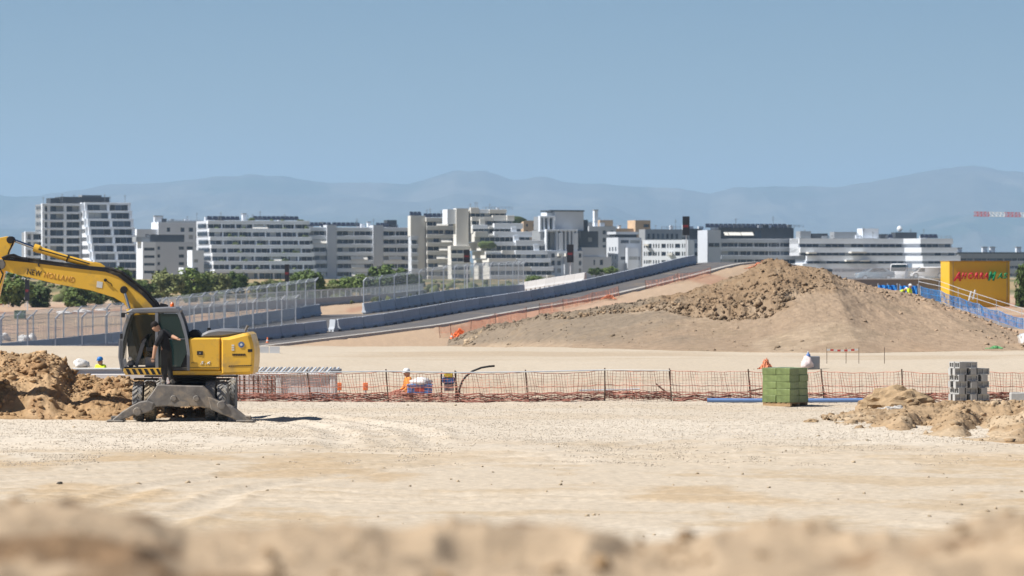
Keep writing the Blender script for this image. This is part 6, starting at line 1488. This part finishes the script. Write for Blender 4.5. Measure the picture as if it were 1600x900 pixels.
# ------------------------------------------------------------------ right background: blue sheets, retaining wall, cars
m_tarp = mat('blue_tarp', (0.03,0.22,0.62), 0.5, var=0.15, scale=1.5, bump=0.03, bscale=2.5); m_bnet = mat('blue_net', (0.03,0.19,0.46), 0.7, var=0.2, scale=1.0)
dT = 270.0; k = dT/FPX
for (x0, x1, y0, y1, lb) in ((1372,1402,445,462,'blue tarpaulin sheet on the mound shoulder, left of the workers'),(1406,1434,446,464,'blue tarpaulin sheet on the mound shoulder behind the workers')):
    c = at((x0+x1)/2, y1+6, dT); t = thing('tarpaulin', lb, 'tarpaulin', c)
    nx = 14; mb = MB(); W = (x1-x0)*k; H = (y1+6-y0)*k
    for j in range(6):
        for i in range(nx+1): mb.v.append((-W/2+W*i/nx, 0.10*math.sin(i*1.7+j*0.6)+0.05*math.sin(i*0.7), H*j/5-0.04*abs(math.sin(i*0.9))*(j == 5)))
    for j in range(5):
        for i in range(nx): a = j*(nx+1)+i; mb.f.append((a,a+1,a+nx+2,a+nx+1)); mb.m.append(0)
    mb.build('sheet', m_tarp, t)
    for x in (-W/2, 0, W/2): MB().bar((x,0.14,-0.3),(x,0.14,H+0.1),0.06).build('post', m_galv, t)
for (px, py, w_, h, m, lb) in ((1385,461,9,9,m_exg,'dark bucket beside the bending worker'),(1412,461,6,6,m_rebar,'brown tool box between the two workers')):
    c = at(px, py, 258); t = thing('tool_box', lb, 'box', c+Vector((0,0,-0.3))); k2 = 258/FPX; MB().lathe([(w_*k2*0.38,0),(w_*k2*0.5,h*k2+0.3),(w_*k2*0.45,h*k2+0.3),(w_*k2*0.35,0.1)], (0,0,0), 'z', 12).build('body', m, t)
# retaining wall and blue net running down to the right
dR = 300.0
ln = [(1438,462),(1470,469),(1500,480),(1530,490),(1560,500),(1600,513),(1650,530)]
pts = [at(a, b_+2, dR-(a-1438)*0.10) for a, b_ in ln]
mb = MB(); t = thing('retaining_wall', 'dark grey stepped retaining wall below the blue net', 'wall', pts[0])
for a, b_ in zip(pts[:-1], pts[1:]):
    a = a-pts[0]; b_ = b_-pts[0]; mw = MB(); mw.add([(a.x,a.y,a.z-4),(b_.x-0.02,b_.y,b_.z-4),(b_.x-0.02,b_.y,b_.z-0.05),(a.x,a.y,a.z-0.05),(a.x,a.y+0.4,a.z-4),(b_.x-0.02,b_.y+0.4,b_.z-4),(b_.x-0.02,b_.y+0.4,b_.z-0.05),(a.x,a.y+0.4,a.z-0.05)],[(0,1,2,3),(5,4,7,6),(3,2,6,7),(1,5,6,2),(4,0,3,7),(0,4,5,1)]); mw.build('wall_panel', m_wallg, t)
mesh_fence('blue_net_fence', 'blue net fence sloping down along the retaining wall', pts, [0.80]*7, [0.0]*7, m_galv, m_bnet, 0.09, (1.0,0.5,0.0), False, 0.013, None, 0.03, 0.10, 31, 0.07, 0.022)
t = thing('guard_rail', 'grey scaffold guard rail above the blue net', 'rail', pts[0]+Vector((0,1.2,0)))
for p_ in pts: MB().bar(p_-pts[0], p_-pts[0]+Vector((0,0,1.6)), 0.035).build('post', m_galv, t)
for z in (1.2,1.58):
    mb = MB()
    for a, b_ in zip(pts[:-1], pts[1:]): mb.bar(a-pts[0]+Vector((0,0,z)), b_-pts[0]+Vector((0,0,z)), 0.03)
    mb.build('rail', m_galv, t)
for i, (px, py) in enumerate(((1514,470),(1520,468))):
    o = MB().tube([at(px, py, 296), at(px+4, py-15, 296)], 0.07, 6).build('prop', m_wbar); tag(o, 'white prop leaning before the yellow wall, %s one' % ('left','right')[i], 'prop')
t = thing('picket_fence', 'white picket fence below the yellow wall at the right edge', 'fence', at(1568,497,380)); k = 380/FPX
for i in range(16): MB().box(4.2*i*k-0.05,4.2*i*k+0.05,0,0.05,-0.8-0.02*i,12*k-0.05*i).build('picket', m_wbar, t)
MB().bar((0,0.07,8*k),(66*k,0.07,8*k-0.8),0.06).build('rail', m_wbar, t)
m_carw = mat('white_car_paint', (0.72,0.72,0.72), 0.25, var=0.02, spec=0.5, coat=0.5); m_carg = mat('blue_grey_car_paint', (0.22,0.30,0.36), 0.25, var=0.02, spec=0.5, coat=0.5); m_cwin = mat('car_window', (0.02,0.03,0.035), 0.08, var=0.1, spec=0.6); m_lamp = mat('lamp_glass', (0.6,0.58,0.52), 0.15, spec=0.6)
CAR = [(-2.1,0.35),(-2.15,0.62),(-2.05,0.86),(-1.25,0.98),(-0.55,1.42),(0.75,1.47),(1.55,1.08),(2.05,1.0),(2.12,0.62),(2.08,0.35)]
VAN = [(-2.4,0.4),(-2.45,0.75),(-2.3,1.05),(-1.75,1.2),(-1.15,1.95),(-0.9,2.05),(2.35,2.08),(2.4,1.9),(2.4,0.4)]
def car(name, label, loc, rz, prof, paint, W=0.86, win=None, group=None):
    t = thing(name, label, 'car' if name == 'car' else 'van', loc, rz, group); o = MB().prism(prof, -W, W, 'y', 0.10).build('body', paint, t); smooth_angle(o, 50)
    for wp in win:
        for s_ in (-1, 1): MB().prism(wp, s_*W-0.006, s_*W+0.006, 'y').build('window', m_cwin, t)
    for x in (-1.35,1.35):
        for s_ in (-1,1):
            w_ = link('wheel', None, t, (x, s_*(W-0.08), 0.32)); MB().lathe([(0.2,-0.10),(0.31,-0.10),(0.32,-0.06),(0.32,0.06),(0.31,0.10),(0.2,0.10)], (0,0,0), 'y', 18).build('tyre', m_exk, w_); MB().lathe([(0.0,-0.105),(0.2,-0.105),(0.2,0.105),(0.0,0.105)], (0,0,0), 'y', 14).build('rim', m_galv, w_)
    for s_ in (-1,1): MB().bbox(prof[1][0]-0.02, prof[1][0]+0.2, s_*0.62-0.16, s_*0.62+0.16, 0.62, 0.78, 0.03).build('headlight', m_lamp, t)
    MB().prism([(prof[3][0]+0.04,prof[3][1]+0.03),(prof[4][0]-0.02,prof[4][1]-0.02),(prof[4][0]-0.06,prof[4][1]+0.01),(prof[3][0]-0.02,prof[3][1]+0.06)], -W+0.12, W-0.12, 'y').build('windscreen', m_cwin, t)
    return t
CW = [[(-1.0,0.98),(-0.5,1.35),(0.05,1.38),(0.05,0.98)],[(0.12,0.98),(0.12,1.38),(0.7,1.38),(1.25,1.0)]]; VW = [[(-1.6,1.22),(-1.15,1.82),(-0.5,1.85),(-0.5,1.22)]]
cz = gz((1597-800)*211/FPX, 211); car('car', 'white car whose front is cut by the right edge beyond the mound', Vector(((1593-800)*211/FPX+2.15, 211, cz)), 0, CAR, m_carw, 0.86, CW)
dz_ = EYE-(435.1-430)*(dS+5)/FPX
car('car', 'blue grey car parked on the deck left of the yellow wall', Vector(((1367-800)*(dS+7)/FPX, dS+7, dz_-0.25)), R(10), CAR, m_carg, 0.86, CW, 'vehicles on the parking deck')
car('van', 'white van parked on the deck in the middle', Vector(((1407-800)*(dS+11)/FPX, dS+11, dz_-0.4)), R(75), VAN, m_carw, 0.95, VW, 'vehicles on the parking deck')
car('van', 'white van parked on the deck next to the yellow wall', Vector(((1448-800)*(dS+4)/FPX, dS+4, dz_)), R(3), [(x*0.72, z*0.62) for x, z in VAN], m_carw, 0.9, [[(x*0.72, z*0.62) for x, z in VW[0]]], 'vehicles on the parking deck')
